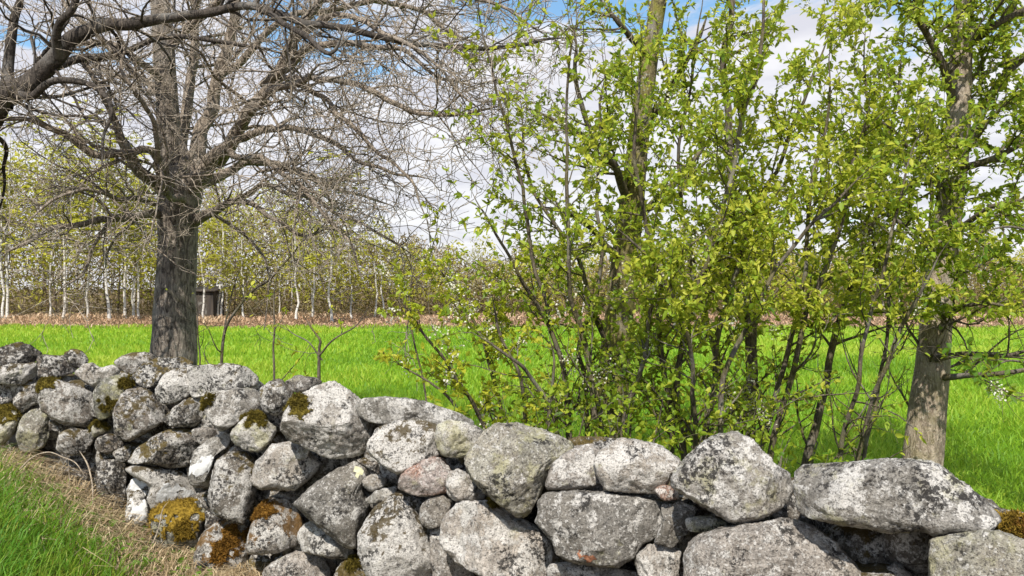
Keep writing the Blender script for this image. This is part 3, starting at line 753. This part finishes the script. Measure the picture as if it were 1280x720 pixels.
limbs2 = [pxpath([(a,b,c_,w*.86) for a,b,c_,w in p], 7, .035, seed=40+i) for i, p in enumerate(Lm2)]
lvC = [((8.0,(.45,1.3)), dict(ang=(25,80), up=.0, wig=.24, rscale=.40, rmin=.004, t0=.1, segs=8, lfall=.4)),
       ((9.0,(.2,.65)), dict(ang=(25,70), up=.0, wig=.24, rscale=.6, rmin=.0032, t0=.1, segs=6)),
       ((7.5,(.08,.32)), dict(ang=(25,65), up=.02, wig=.22, rscale=.7, rmin=.0026, t0=.1, segs=4))]
build_tree('bare_tree', 'bare tree at the left edge reaching a dark crooked limb across the top', 'tree', trunk2, limbs2, 8, BARK_DARK, BARK_DARK, BARK_TWIG, lvC, trunk_twigs=False)

# ------------------------------------------------------------------ leafy trees and shrubs on the right
def lvL(d1=5., l1=(.35,.9), d2=7., l2=(.12,.38), up=.05):
    d1 *= 1.9; d2 *= 1.35
    return [((d1,l1), dict(ang=(25,70), up=up, wig=.16, rscale=.45, rmin=.0028, t0=.12, segs=7, lfall=.4)),
            ((d2,l2), dict(ang=(30,65), up=.03, wig=.16, rscale=.6, rmin=.0018, t0=.15, segs=4))]

# right tree
RD = 5.6
trunkR = pxpath([(1148,720,RD,56),(1150,640,RD,51),(1153,580,RD,47),(1159,510,RD,43),(1166,450,RD,39),(1172,380,RD,38),(1180,310,RD,34),(1190,230,RD,32),(1197,160,RD,29),(1200,90,RD,26),(1204,10,RD,23),(1210,-90,RD,18),(1215,-200,RD,12)], 8)
LR = [
 [(1168,450,RD-.1,11),(1195,446,RD-.2,9),(1230,444,RD-.3,8),(1262,441,RD-.4,7),(1300,428,RD-.5,6)],
 [(1180,470,RD-.1,12),(1210,468,RD-.3,9),(1245,466,RD-.4,8),(1290,458,RD-.5,7),(1330,450,RD-.5,5)],
 [(1195,205,RD,16),(1215,165,RD,14),(1235,120,RD,13),(1262,85,RD,12),(1300,55,RD,10),(1350,10,RD,7)],
 [(1198,130,RD,16),(1180,85,RD-.2,12),(1160,45,RD-.3,10),(1135,0,RD-.4,8),(1110,-50,RD-.4,5)],
 [(1190,215,RD,14),(1225,203,RD-.2,10),(1260,190,RD-.3,8),(1310,170,RD-.4,6)],
 [(1203,60,RD,13),(1240,30,RD-.2,11),(1285,5,RD-.3,9),(1340,-30,RD-.4,6)],
 [(1172,400,RD,9),(1200,385,RD-.4,7),(1240,380,RD-.6,5),(1290,392,RD-.7,4)],
 [(1178,330,RD,10),(1140,290,RD-.4,8),(1100,265,RD-.5,6),(1050,250,RD-.6,4)],
 [(1180,300,RD,10),(1225,265,RD-.4,8),(1270,250,RD-.6,6),(1320,240,RD-.6,4)],
 [(1185,250,RD,9),(1150,200,RD-.3,7),(1110,160,RD-.5,5),(1070,130,RD-.5,4)],
]
limbsR = [pxpath([(a,b,c_,w*.8) for a,b,c_,w in p], 6, .025, seed=70+i) for i, p in enumerate(LR)]
def cut_below(vv, keep=.1):
    def f(b, r_):
        v = 360+(EYE-b[:,2])/b[:,1]*F
        return (v < vv)|(r_.random(len(b)) < keep)
    return f
build_tree('leafy_tree', 'tree with stout rough brown trunk behind the pale flat slab', 'tree', trunkR, limbsR, 21, BARK_ROUGH, BARK_STEM, BARK_STEM,
   lvL(8.,(.4,1.0),9.,(.15,.4)), dict(spacing=.0095, len=.042, tone=.62, cut=cut_below(395,.04)), blossom=26)

# middle tree
MD = 6.2
trunkM = pxpath([(758,640,MD,46),(762,560,MD,42),(766,480,MD,38),(772,410,MD,35),(780,340,MD,33),(789,260,MD,30),(797,185,MD,27),(805,120,MD,25),(815,50,MD,22),(826,-10,MD,19),(838,-90,MD,14),(845,-190,MD,8)], 8)
LMd = [
 [(789,255,MD,12),(760,200,MD-.3,9),(735,150,MD-.4,7),(720,90,MD-.5,5),(712,30,MD-.5,4)],
 [(800,170,MD,12),(835,120,MD-.2,9),(865,70,MD-.3,7),(885,10,MD-.3,5)],
 [(780,330,MD,11),(740,290,MD-.3,8),(700,262,MD-.5,6),(650,250,MD-.6,4)],
 [(785,290,MD,10),(830,240,MD-.4,8),(870,200,MD-.5,6),(900,150,MD-.5,4)],
 [(812,70,MD,9),(775,30,MD-.3,7),(745,-15,MD-.4,5)],
 [(792,230,MD,8),(750,190,MD+.3,7),(700,150,MD+.4,5),(655,130,MD+.4,3)],
]
limbsM = [pxpath(p, 6, .03, seed=90+i) for i, p in enumerate(LMd)]
build_tree('leafy_tree', 'slim tree with yellowish mossy trunk rising through the middle of the bushes', 'tree', trunkM, limbsM, 22, BARK_YELLOW, BARK_STEM, BARK_STEM,
   lvL(4.5,(.35,.9),6.,(.12,.38)), dict(spacing=.012, len=.041, tone=.58, cut=cut_below(410,.15)), blossom=18)

# multi-stemmed bird cherry bushes: each clump is one plant, its stems are parts
def clump(label, stems, seed, lv, cfg, blossom=20, mat=BARK_STEM, name='bird_cherry', cat='shrub', extra=()):
    r_ = np.random.default_rng(seed)
    polys = [pxpath([(a,b,c_,w*(.42 if name == 'sapling' else .62)) for a,b,c_,w in s], 6, .03, seed=seed*10+i) for i, s in enumerate(stems)]
    b0 = np.mean([p[0][0] for p in polys], axis=0); base = np.array([b0[0], b0[1], 0.])
    T = thing(name, label, cat, tuple(base))
    t1, t2 = [], []
    for i, pl in enumerate(polys):
        v, q = roughen(pl, seed+i, .05, 8); own = mesh_obj('stem', v-base, [q], mat, T)
        a = grow(pl, r_, *lv[0][0], **lv[0][1]); a2 = []
        if name == 'bird_cherry' and cfg.get('cut'): a = [x for x in a if x[0][0][2] > 1.3 or r_.random() < (.45 if seed == 32 else .8)]
        for x in a: a2 += grow(x, r_, *lv[1][0], **lv[1][1])
        if a: tube_obj('side_branches', a, mat, own, base, 5)
        if a2: tube_obj('twigs', a2, mat, own, base, 3)
        t1 += a; t2 += a2
    b, d = leaf_points(t2+t1, r_, cfg['spacing'])
    if 'cut' in cfg: k = cfg['cut'](b, r_); b, d = b[k], d[k]
    n = len(b)
    if n:
        ln = cfg['len']*(.45+.9*r_.random(n)); cl = fbm(b*1.7+seed, seed, 2)
        tone = np.clip(cfg.get('tone',.45)+.28*cl+.22*r_.normal(size=n), 0, 1)
        leaves(b, d, ln, ln*cfg.get('ratio',.5)*(.8+.4*r_.random(n)), tone, seed, cfg.get('mat',LEAF), 'foliage', T, base)
    if blossom and n:
        blossom *= 2; i = r_.choice(n, blossom); c = np.repeat(b[i], 30, axis=0)+r_.normal(size=(blossom*30,3))*np.array([.02,.02,.032])
        leaves(c, r_.normal(size=c.shape), np.full(len(c),.014), np.full(len(c),.013), r_.random(len(c)), seed+1, BLOSSOM, 'blossom', T, base)
    return T
CD = 5.0
clump('dense bird cherry clump of many dark stems behind the pyramid shaped boulder', [
  [(862,660,CD,17),(856,560,CD,15),(850,470,CD,13),(868,380,CD-.1,12),(890,300,CD-.2,11),(915,210,CD-.2,9),(940,110,CD-.3,8),(955,20,CD-.3,6),(965,-60,CD-.3,4)],
  [(872,660,CD+.1,16),(882,560,CD+.1,14),(893,480,CD+.2,12),(905,400,CD+.3,11),(935,300,CD+.4,9),(975,200,CD+.5,8),(1010,110,CD+.5,6),(1045,20,CD+.5,4)],
  [(925,660,CD+.4,30),(930,550,CD+.4,27),(940,450,CD+.4,24),(936,350,CD+.4,21),(920,240,CD+.4,19),(912,160,CD+.4,16),(908,70,CD+.4,13),(920,-20,CD+.4,10),(930,-120,CD+.4,6)],
  [(845,660,CD,14),(838,560,CD,12),(830,460,CD-.1,11),(818,360,CD-.2,9),(800,270,CD-.3,8),(790,190,CD-.4,7),(800,110,CD-.4,5),(805,30,CD-.4,4)],
  [(900,660,CD-.2,14),(900,560,CD-.3,12),(912,470,CD-.3,11),(950,380,CD-.4,9),(990,310,CD-.4,8),(1040,250,CD-.5,6),(1090,210,CD-.5,4)],
  [(880,660,CD,12),(868,560,CD-.1,11),(870,460,CD-.3,9),(840,370,CD-.5,8),(800,310,CD-.6,6),(760,270,CD-.7,4)],
  [(940,660,CD+.2,14),(950,560,CD+.2,12),(975,460,CD+.2,11),(1000,360,CD+.1,9),(1015,250,CD,8),(1030,140,CD,6),(1040,40,CD,4)],
  [(910,660,CD+.6,13),(915,540,CD+.6,12),(890,430,CD+.7,10),(860,300,CD+.8,9),(850,180,CD+.8,7),(870,80,CD+.8,5),(880,-20,CD+.8,4)],
 ], 31, lvL(6.8,(.35,.85),7.5,(.12,.36)), dict(spacing=.0095, len=.042, tone=.62, cut=cut_below(420,.42)), 26)
clump('bird cherry with slender stems leaning right between the clump and stout trunk', [
  [(1000,680,CD+.5,22),(1008,580,CD+.5,19),(1028,490,CD+.5,16),(1045,410,CD+.5,14),(1075,320,CD+.4,11),(1100,240,CD+.4,9),(1120,140,CD+.4,7),(1130,40,CD+.4,5)],
  [(1040,680,CD,12),(1052,580,CD,10),(1068,490,CD-.1,9),(1085,400,CD-.2,8),(1105,310,CD-.3,7),(1130,220,CD-.3,5),(1165,140,CD-.4,4)],
  [(1060,680,CD+.1,11),(1068,580,CD+.1,10),(1095,490,CD,9),(1125,410,CD-.1,8),(1150,350,CD-.2,6),(1190,300,CD-.3,4)],
  [(960,680,CD+.1,16),(962,580,CD+.1,14),(985,490,CD+.1,12),(1002,410,CD,11),(1040,310,CD-.1,9),(1065,220,CD-.2,7),(1080,120,CD-.2,5),(1085,20,CD-.2,4)],
  [(1072,680,CD+.3,10),(1080,580,CD+.3,9),(1100,480,CD+.3,8),(1110,380,CD+.3,7),(1090,280,CD+.3,5),(1070,180,CD+.3,4)],
 ], 32, lvL(6.4,(.35,.85),7.,(.12,.36)), dict(spacing=.0100, len=.042, tone=.62, cut=cut_below(400,.10)), 14)
clump('open bird cherry with crossing stems left of the yellowish trunk', [
  [(712,640,CD+.2,14),(708,540,CD+.2,12),(700,450,CD+.1,10),(672,380,CD,9),(640,330,CD-.1,7),(608,280,CD-.2,5),(585,230,CD-.2,4)],
  [(750,640,CD,13),(745,540,CD,12),(738,450,CD,11),(712,360,CD-.1,9),(706,270,CD-.2,8),(708,180,CD-.2,6),(712,90,CD-.3,5),(720,0,CD-.3,3)],
  [(735,640,CD+.4,12),(730,540,CD+.4,10),(728,440,CD+.4,9),(750,340,CD+.4,8),(745,250,CD+.4,7),(752,150,CD+.4,5),(748,50,CD+.4,4)],
  [(770,640,CD-.1,12),(780,540,CD-.1,11),(800,450,CD-.2,9),(825,370,CD-.3,8),(850,320,CD-.4,6),(900,270,CD-.4,4)],
  [(728,640,CD+.1,12),(705,500,CD+.1,10),(688,400,CD,8),(662,280,CD,7),(628,150,CD-.1,6),(605,50,CD-.1,4),(598,-30,CD-.1,3)],
  [(720,640,CD-.1,11),(690,520,CD-.2,9),(660,470,CD-.3,8),(628,440,CD-.4,6),(590,415,CD-.4,4)],
  [(765,640,CD+.3,13),(770,520,CD+.3,11),(755,420,CD+.3,10),(728,340,CD+.3,9),(680,260,CD+.3,7),(655,190,CD+.3,5),(650,120,CD+.3,4)],
 ], 33, lvL(3.8,(.3,.75),6.,(.12,.34)), dict(spacing=.013, len=.042, tone=.58, cut=cut_below(440,.6)), 22)
clump('low yellow green bush spreading behind the long ridge stone', [
  [(640,640,CD,10),(620,560,CD,9),(590,500,CD-.1,8),(555,450,CD-.2,6),(520,410,CD-.3,5),(495,370,CD-.3,3)],
  [(640,640,CD+.2,10),(632,540,CD+.2,9),(615,460,CD+.2,7),(590,400,CD+.2,6),(560,350,CD+.2,4),(540,310,CD+.2,3)],
  [(650,640,CD,10),(655,540,CD,9),(650,470,CD-.1,7),(625,410,CD-.1,6),(610,360,CD-.1,4)],
  [(660,640,CD-.2,9),(680,540,CD-.2,8),(695,470,CD-.3,6),(690,410,CD-.3,4)],
  [(630,640,CD-.2,9),(590,545,CD-.2,7),(555,500,CD-.3,6),(515,470,CD-.3,4),(480,440,CD-.3,3)],
 ], 34, lvL(6.5,(.25,.6),7.,(.10,.28)), dict(spacing=.011, len=.040, tone=.5, mat=LEAF_Y), 26)
clump('broad leaved undergrowth filling the foot of the bushes', [
  [(560,640,CD-.3,6),(570,560,CD-.3,5),(585,520,CD-.3,3)],[(610,640,CD-.3,6),(620,560,CD-.3,5),(640,505,CD-.3,3)],
  [(660,640,CD-.4,6),(665,570,CD-.4,5),(690,510,CD-.4,3)],[(700,640,CD-.4,6),(715,570,CD-.4,5),(735,500,CD-.4,3)],
  [(750,640,CD-.4,6),(770,570,CD-.4,5),(790,490,CD-.4,3)],[(810,640,CD-.4,6),(815,570,CD-.4,5),(830,490,CD-.4,3)],
  [(850,640,CD-.3,6),(870,570,CD-.3,5),(890,510,CD-.3,3)],[(960,660,CD-.4,6),(975,590,CD-.4,5),(990,550,CD-.4,3)],
  [(1010,660,CD-.5,6),(1020,600,CD-.5,5),(1035,560,CD-.5,3)],[(640,640,CD,6),(650,560,CD,5),(660,480,CD,3)],[(780,640,CD,6),(790,550,CD,5),(805,450,CD,3)],
 ], 35, lvL(9.,(.15,.4),6.,(.08,.2)), dict(spacing=.016, len=.046, tone=.32, ratio=.55), 0, name='undergrowth', cat='plant')
clump('leafy spray hanging at the right edge beside the stout trunk', [
  [(1400,640,4.6,14),(1390,540,4.6,12),(1350,480,4.6,9),(1300,455,4.6,7),(1262,450,4.5,4),(1235,468,4.5,3)],
  [(1400,640,4.6,14),(1380,520,4.6,10),(1330,500,4.5,7),(1290,490,4.5,5),(1255,505,4.5,3)],
  [(1400,640,4.7,14),(1395,480,4.7,12),(1370,360,4.7,9),(1320,300,4.7,7),(1270,280,4.7,5),(1220,290,4.7,3)],
  [(1400,640,4.7,14),(1405,420,4.7,12),(1395,250,4.7,9),(1350,160,4.7,7),(1290,120,4.7,5)],
 ], 36, lvL(5.,(.25,.55),6.,(.1,.28)), dict(spacing=.016, len=.050, tone=.25), 6)
# bare saplings seen against the field
def sapling(label, stems, seed, leafy=0.):
    lv = [((4.5,(.2,.7)), dict(ang=(30,75), up=.02, wig=.2, rscale=.5, rmin=.0026, t0=.15, segs=6)),
          ((5.,(.1,.3)), dict(ang=(30,65), up=.02, wig=.2, rscale=.6, rmin=.002, t0=.1, segs=4))]
    cfg = dict(spacing=.035 if leafy else .4, len=.04, tone=.6, mat=LEAF_Y)
    if not leafy: cfg['cut'] = lambda b, r_: r_.random(len(b)) < .12
    clump(label, stems, seed, lv, cfg, 0, BARK_STEM, 'sapling', 'sapling')
sapling('thin dark forked sapling just right of the thick bare trunk', [
  [(278,540,6.3,12),(279,470,6.3,10),(282,415,6.3,9),(300,385,6.3,8),(335,350,6.2,7),(375,310,6.2,5),(420,268,6.2,4),(450,240,6.2,3)],
  [(281,420,6.3,6),(288,385,6.4,5),(293,350,6.4,4),(305,325,6.4,3)],
  [(250,540,6.2,6),(252,450,6.2,5),(246,400,6.2,4),(242,360,6.2,3)]], 51)
sapling('pale thin sapling with few twigs standing before the field', [
  [(344,560,5.6,9),(344,480,5.6,8),(343,420,5.6,6),(342,370,5.6,5),(346,320,5.6,4)]], 52, 1.)
sapling('short grey sapling with forked thin shoots and few leaves above the boulder', [
  [(400,560,5.2,12),(400,490,5.2,11),(401,440,5.2,9),(402,425,5.2,7),(385,405,5.2,4),(372,390,5.2,3)],
  [(401,445,5.2,7),(420,418,5.1,5),(445,405,5.1,4),(462,375,5.1,3)],
  [(400,450,5.2,5),(384,425,5.2,4),(362,415,5.2,3),(350,395,5.2,2)]], 53, 1.)
sapling('slender twisted sapling in front of the far pale bank', [
  [(540,600,5.5,7),(530,500,5.5,6),(515,440,5.5,6),(508,400,5.5,5),(510,360,5.5,4),(520,320,5.5,3)]], 54, 1.)

# bent dry sticks against the wall foot
def stick(label, pts, seed, name='dead_stem', mat=None):
    p = pxpath([(a,b,c_,w*.34) for a,b,c_,w in pts], 6, .016, seed=seed); base = p[0][0].copy(); base[2] = hbank(base[0:1], base[1:2])[0]
    v, q = tubes([p], 6)
    o = mesh_obj(name, v-base, [q], mat or STICK); o.location = tuple(base); tag(o, label, 'stick')
STICK = bark('bark_bleached', (.22,.17,.12), (.42,.35,.27), (60,60,15), .3)
stick('pale forked stem leaning straight up against the shaded wall stones', [(119,655,4.60,4),(116,620,4.66,5),(112,590,4.72,6),(107,575,4.74,6),(99,563,4.76,5)], 1)
stick('long bleached stem arching over the shaded stones at the left', [(28,590,4.55,4),(45,573,4.62,5),(62,567,4.64,5),(80,572,4.66,4),(97,578,4.66,4),(108,594,4.62,3)], 2)
stick('thin upright dry stalk in front of the shaded hollow', [(84,625,4.66,3),(86,600,4.7,3),(86,572,4.74,3)], 3)
stick('bent straw coloured stalk leaning on the ochre mossy stone', [(193,680,4.4,4),(201,660,4.45,4),(207,640,4.5,4),(215,628,4.52,3)], 4)
stick('dark bare twig lying along the far left wall foot', [(-10,556,4.85,4),(15,561,4.85,4),(35,572,4.8,3)], 5, 'twig', BARK_STEM)

# ------------------------------------------------------------------ far wood beyond the field
def birch_bark():
    m, nt = new_mat('birch_bark'); g = G(nt)
    pos = g.n('ShaderNodeTexCoord').outputs['Object']
    mp = g.n('ShaderNodeMapping', Vector=pos); mp.inputs['Scale'].default_value = (4,4,9)
    a = g.noise(mp.outputs[0], 1., 5, .7)
    c = g.mix(g.step(a, .54, .60), (.60,.57,.53), (.07,.06,.055))
    b = g.n('ShaderNodeBsdfPrincipled', Base__Color=c, Roughness=.8); g.out(b.outputs[0]); return m
BIRCH = birch_bark()
def make_birch(seed, H, r0):
    r_ = np.random.default_rng(seed)
    z = np.linspace(0, H, 14); x = np.cumsum(r_.normal(size=14)*.05); y = np.cumsum(r_.normal(size=14)*.05)
    p = np.stack([x-x[0], y-y[0], z-.05],1); r = r0*(1-.88*(z/H)**1.1)+.006; r[0] *= 1.3
    tr = (p, r)
    b1 = grow(tr, r_, 5.2, (.9,2.3), ang=(25,60), up=.10, wig=.12, rscale=.35, rmin=.010, t0=.24, segs=7, lfall=.62)
    b2 = []
    for b in b1: b2 += grow(b, r_, 3.8, (.35,.9), ang=(25,60), up=-.02, wig=.16, rscale=.6, rmin=.007, t0=.15, segs=4)
    v1, q1 = tubes([tr], 8); v2, q2 = tubes(b1+b2, 3)
    B, Dv = leaf_points(b2+b1, r_, .085, .9, .2)
    return (v1,q1), (v2,q2), (B,Dv)
protos = []
for k in range(5):
    protos.append(make_birch(200+k, [9.5,8.5,8.,10.,7.][k], [.07,.062,.055,.075,.05][k]))
def birch_obj(k, loc, label, group, sc=(1,1,1), rz=0, leaf_tone=.45):
    (v1,q1),(v2,q2),(B,Dv) = protos[k]
    T = thing('birch_tree', label, 'tree', loc, group); T.scale = sc; T.rotation_euler.z = rz
    if k not in cache:
        r_ = np.random.default_rng(k)
        a = mesh_obj('trunk', v1, [q1], BIRCH, T); b = mesh_obj('twigs', v2, [q2], TWIG_FAR, T)
        n = len(B); ln = .10+.06*r_.random(n)
        c = leaves(B, Dv, ln, ln*.75, np.clip(.4+.25*r_.normal(size=n)+.2*fbm(B*.7,k,2),0,1), k, LEAF_B, 'foliage', T)
        cache[k] = (a,b,c)
    else:
        for o in cache[k]:
            c = o.copy(); COL.objects.link(c); c.parent = T; c.matrix_parent_inverse.identity()
    return T
TWIG_FAR = bark('bark_far', (.10,.072,.045), (.22,.165,.105), (10,10,3), .2)
cache = {}
# individually visible trunks: (u at foot, depth, proto, height scale, girth, label)
vis = [
 (137,38.5,3,.98,1.9,'stoutest white birch trunk at the wood edge left of the bare tree'),
 (3,39,1,1.02,1.6,'white birch at the far left edge of the wood'),
 (9,40,0,1.0,1.3,'thin white birch second from the left edge of the wood'),
 (79,39.5,0,1.0,1.7,'birch with a flared pale foot between two thinner birches'),
 (62,41,2,1.0,1.0,'thin birch behind the brush left of the flared birch'),
 (110,40,1,.95,1.1,'straight slender birch between the flared and stoutest birches'),
 (156,39.5,0,.9,1.2,'first of three thin birches between stoutest birch and bare trunk'),
 (167,40.5,1,.86,1.1,'middle of three thin birches left of the bare trunk'),
 (174,40,2,.88,1.1,'third of three thin birches nearest the bare trunk'),
 (254,39,2,.70,.9,'white birch standing in front of the dark shed'),
 (278,40,4,.72,.8,'thin birch just right of the dark shed'),
 (305,41,4,.75,.8,'slim pale birch behind the forked sapling'),
 (370,39.5,1,.68,1.0,'slim upright birch left of the pale leaning birch'),
 (415,36.8,1,.85,2.0,'pale leaning birch alone before the wood at the centre left'),
 (440,41,4,.62,.9,'small birch right of the pale leaning birch'),
 (468,42,2,.55,.9,'short birch with thin crown near the centre of the wood'),
]
for i, (u, D, k, hs, gs, lb) in enumerate(vis):
    birch_obj(k, tuple(P(u,360,D)*np.array([1,1,0])), lb, 'birches at the far wood edge', (.9,.9,hs), rng.random()*6.28).children[0].scale = (gs*1.5, gs*1.5, 1)
r2 = np.random.default_rng(91)
for i in range(64):
    u = r2.uniform(-330, 1600); D = r2.uniform(41, 54)
    top = np.interp(u, [-400,20,60,140,200,330,420,480,560,700,900,1100,1280,1600], [150,150,140,160,200,232,250,275,290,300,300,290,280,260])
    Hh = EYE+(360-top)/F*D; k = int(r2.integers(5)); H0 = [9.5,8.5,8.,10.,7.][k]
    s = Hh/H0*r2.uniform(.58,1.12)
    birch_obj(k, tuple(P(u,360,D)*np.array([1,1,0])), 'thin young birch with a hazy yellow green crown deep in the far wood', 'young birches deep in the far wood', (max(s,.75),max(s,.75),s), r2.random()*6.28).children[0].scale = (.62, .62, 1)

# far brush mass
n = 130000
D = r2.uniform(43, 66, n); u = r2.uniform(-500, 1800, n)
top = np.interp(u, [-500,60,200,330,430,520,620,800,1280,1800], [190,200,225,262,290,312,322,325,320,300])
top = top+14*np.sin(u*.045)+9*np.sin(u*.13+1)
zt = EYE+(360-top)/F*D; z = zt*r2.random(n)**1.25
x = (u-640)/F*D+r2.normal(size=n)*.3
o = leaves(np.stack([x,D,z],1), r2.normal(size=(n,3))+np.array([0,0,.5]), .18+.4*r2.random(n), .03+.06*r2.random(n), np.clip(r2.random(n)*.9+.2*fbm(np.stack([x*.3,z*.4,D*.1],1),4,2),0,1), 6, TWIGHAZE, 'far_brushwood')
tag(o, label='hazy brown brushwood filling the wood beyond the field', kind='stuff')
n = 110000
D = r2.uniform(42, 64, n); u = r2.uniform(-500, 1800, n)
top = np.interp(u, [-500,60,200,330,430,520,620,800,1280,1800], [165,172,210,245,282,305,318,318,305,290])+16*np.sin(u*.05)+11*np.sin(u*.14+1)
x = (u-640)/F*D; cl = fbm(np.stack([x*.55,D*.3,x*0],1), 15, 3)
z = .9+(EYE+(360-top)/F*D-.9)*r2.random(n)
k = r2.random(n) < .5+.8*cl-.2*(u>430)
x, D, z, cl = x[k], D[k], z[k], cl[k]; n = len(x)
o = leaves(np.stack([x,D,z],1), r2.normal(size=(n,3)), .14+.14*r2.random(n), .09+.08*r2.random(n), np.clip(.4+.3*r2.normal(size=n),0,1), 7, LEAF_B, 'far_foliage')
tag(o, label='hazy yellow green spring leaves of the distant wood', kind='stuff')
polys = []
for i in range(260):
    D = r2.uniform(43,66); u = r2.uniform(-500,1800); top = np.interp(u, [-500,60,200,330,430,520,620,800,1280,1800], [170,175,215,255,290,305,315,320,310,300])
    h = (EYE+(360-top)/F*D)*r2.uniform(.5,1.05); b = P(u,360,D); b[2] = 0
    m = 6; q = [b]; d = np.array([0,0,1.])
    for k in range(m): d = d+r2.normal(size=3)*.07; d /= np.linalg.norm(d); q.append(q[-1]+d*h/m)
    polys.append((np.array(q), np.linspace(.05,.012,m+1)*r2.uniform(.5,1.3)))
v, q = tubes(polys, 4)
tag(mesh_obj('far_saplings', v, [q], TWIG_FAR), label='countless thin grey brown stems of the distant wood', kind='stuff')
# dry verge at the far edge of the field
n = 64000
D = r2.uniform(31.2, 44, n); u = r2.uniform(-500, 1800, n); x = (u-640)/F*D; k = D > 32.2+1.3*fbm(np.stack([x*.45,D*.2,x*0],1), 44, 3)+r2.normal(size=n)*.35; D, u, x = D[k], u[k], x[k]; n = len(D)
pn = fbm(np.stack([x*.35,D*.4,x*0],1), 6, 3)
v, q, t, tn = blades(np.stack([x,D,np.zeros(n)],1), (.12+.30*r2.random(n)**2)*(1+.6*np.clip(pn,-.6,1))*np.clip((D-32)/5,.4,1.), .03+.05*r2.random(n), .5+1.2*r2.random(n), np.clip(.5+.3*pn+.25*r2.normal(size=n),0,1), .4, 14)
tag(mesh_obj('dry_verge_grass', v, [q,t], DRY, attrs={'tone':tn}), label='strip of pale dead grass between field and wood', kind='stuff')

# dark shed among the trees
SH = P(259,360,42.5); SH[2] = 0
T = thing('wooden_shed', 'small dark wooden shed half hidden among birches beyond the field', 'shed', tuple(SH))
def planks():
    m, nt = new_mat('tarred_planks'); g = G(nt)
    pos = g.n('ShaderNodeTexCoord').outputs['Object']
    mp = g.n('ShaderNodeMapping', Vector=pos); mp.inputs['Scale'].default_value = (7,7,.6)
    a = g.noise(mp.outputs[0], 1., 3, .6)
    c = g.mix(g.step(a,.35,.65), (.022,.018,.016), (.07,.055,.045))
    b = g.n('ShaderNodeBsdfPrincipled', Base__Color=c, Roughness=.9); g.out(b.outputs[0]); return m
PL = planks()
def box_obj(name, x0,x1,y0,y1,z0,z1, mat, parent, bev=.01):
    bm = bmesh.new(); bmesh.ops.create_cube(bm, size=1)
    for vtx in bm.verts:
        vtx.co = Vector((x0+(x1-x0)*(vtx.co.x+.5), y0+(y1-y0)*(vtx.co.y+.5), z0+(z1-z0)*(vtx.co.z+.5)))
    bmesh.ops.bevel(bm, geom=list(bm.edges), offset=bev, segments=1, affect='EDGES')
    me = bpy.data.meshes.new(name); bm.to_mesh(me); bm.free(); me.materials.append(mat)
    return link(bpy.data.objects.new(name, me), parent)
w_ = box_obj('wall', -.62,.62,-.8,.8,0,1.45, PL, T)
rv_ = np.array([(-.75,-.95,1.40),(.75,-.95,1.40),(.75,.95,1.62),(-.75,.95,1.62),(-.75,-.95,1.48),(.75,-.95,1.48),(.75,.95,1.70),(-.75,.95,1.70)])
mesh_obj('roof', rv_, [np.array([(3,2,1,0),(4,5,6,7),(0,1,5,4),(1,2,6,5),(2,3,7,6),(3,0,4,7)])], PL, T, smooth=False)
box_obj('door', -.25,.3,-.83,-.803,.02,1.2, BARK_DARK, T, .004)

# ------------------------------------------------------------------ light, sky, camera
SUN_EL, SUN_X, SUN_Y = math.radians(50), -.24, -.97
sun = bpy.data.lights.new('sun', 'SUN'); sun.energy = 4.7; sun.angle = math.radians(.53); sun.color = (1,.94,.84)
so = link(bpy.data.objects.new('sun', sun))
sd = Vector((SUN_X*math.cos(SUN_EL), SUN_Y*math.cos(SUN_EL), math.sin(SUN_EL)))
so.rotation_euler = sd.to_track_quat('Z', 'Y').to_euler(); so.location = (-5,-8,12)

W = bpy.data.worlds.new('World'); SC.world = W; W.use_nodes = True
nt = W.node_tree; nt.nodes.clear(); g = G(nt)
sky = nt.nodes.new('ShaderNodeTexSky'); sky.sky_type = 'NISHITA'; sky.sun_disc = False
sky.sun_elevation = SUN_EL; sky.sun_rotation = math.atan2(SUN_X, SUN_Y); sky.air_density = 1.; sky.dust_density = .6; sky.ozone_density = 1.5
dirv = g.n('ShaderNodeTexCoord').outputs['Generated']
sep = g.n('ShaderNodeSeparateXYZ', Vector=dirv)
zc = g.math('MAXIMUM', g.math('ADD', sep.outputs[2], .12), .03)
cx = g.math('DIVIDE', sep.outputs[0], zc); cy = g.math('DIVIDE', sep.outputs[1], zc)
cv = g.n('ShaderNodeCombineXYZ', X=cx, Y=cy, Z=.37).outputs[0]
cn = g.noise(cv, 1.9, 9, .62, .5)
hor = g.step(sep.outputs[2], .17, .33, .25, .015)
cm = g.step(g.math('ADD', cn, hor), .47, .60)
shade = g.noise(cv, 2.6, 5, .6, 0, 7.)
cc = g.mix(g.step(shade, .35, .65), (6.0,5.9,6.4), (7.7,7.55,7.7))
skc = g.mix(1., sky.outputs[0], (1.25,1.5,1.5), 'MULTIPLY')
fin = g.mix(g.math('MULTIPLY', cm, .94), skc, cc)
bg = g.n('ShaderNodeBackground', Color=fin, Strength=.10)
wo = nt.nodes.new('ShaderNodeOutputWorld'); nt.links.new(bg.outputs[0], wo.inputs[0])

cam = bpy.data.cameras.new('camera'); cam.sensor_width = 36; cam.lens = 36*F/1280; cam.clip_start = .05; cam.clip_end = 2000
co = link(bpy.data.objects.new('camera', cam)); co.location = (0,0,EYE); co.rotation_euler = (math.radians(90),0,0)
SC.camera = co
SC.view_settings.view_transform = 'Standard'; SC.view_settings.look = 'None'; SC.view_settings.exposure = .40; SC.view_settings.gamma = 1
SC.view_settings.use_curve_mapping = False
SC.cycles.max_bounces = 6; SC.cycles.transparent_max_bounces = 4
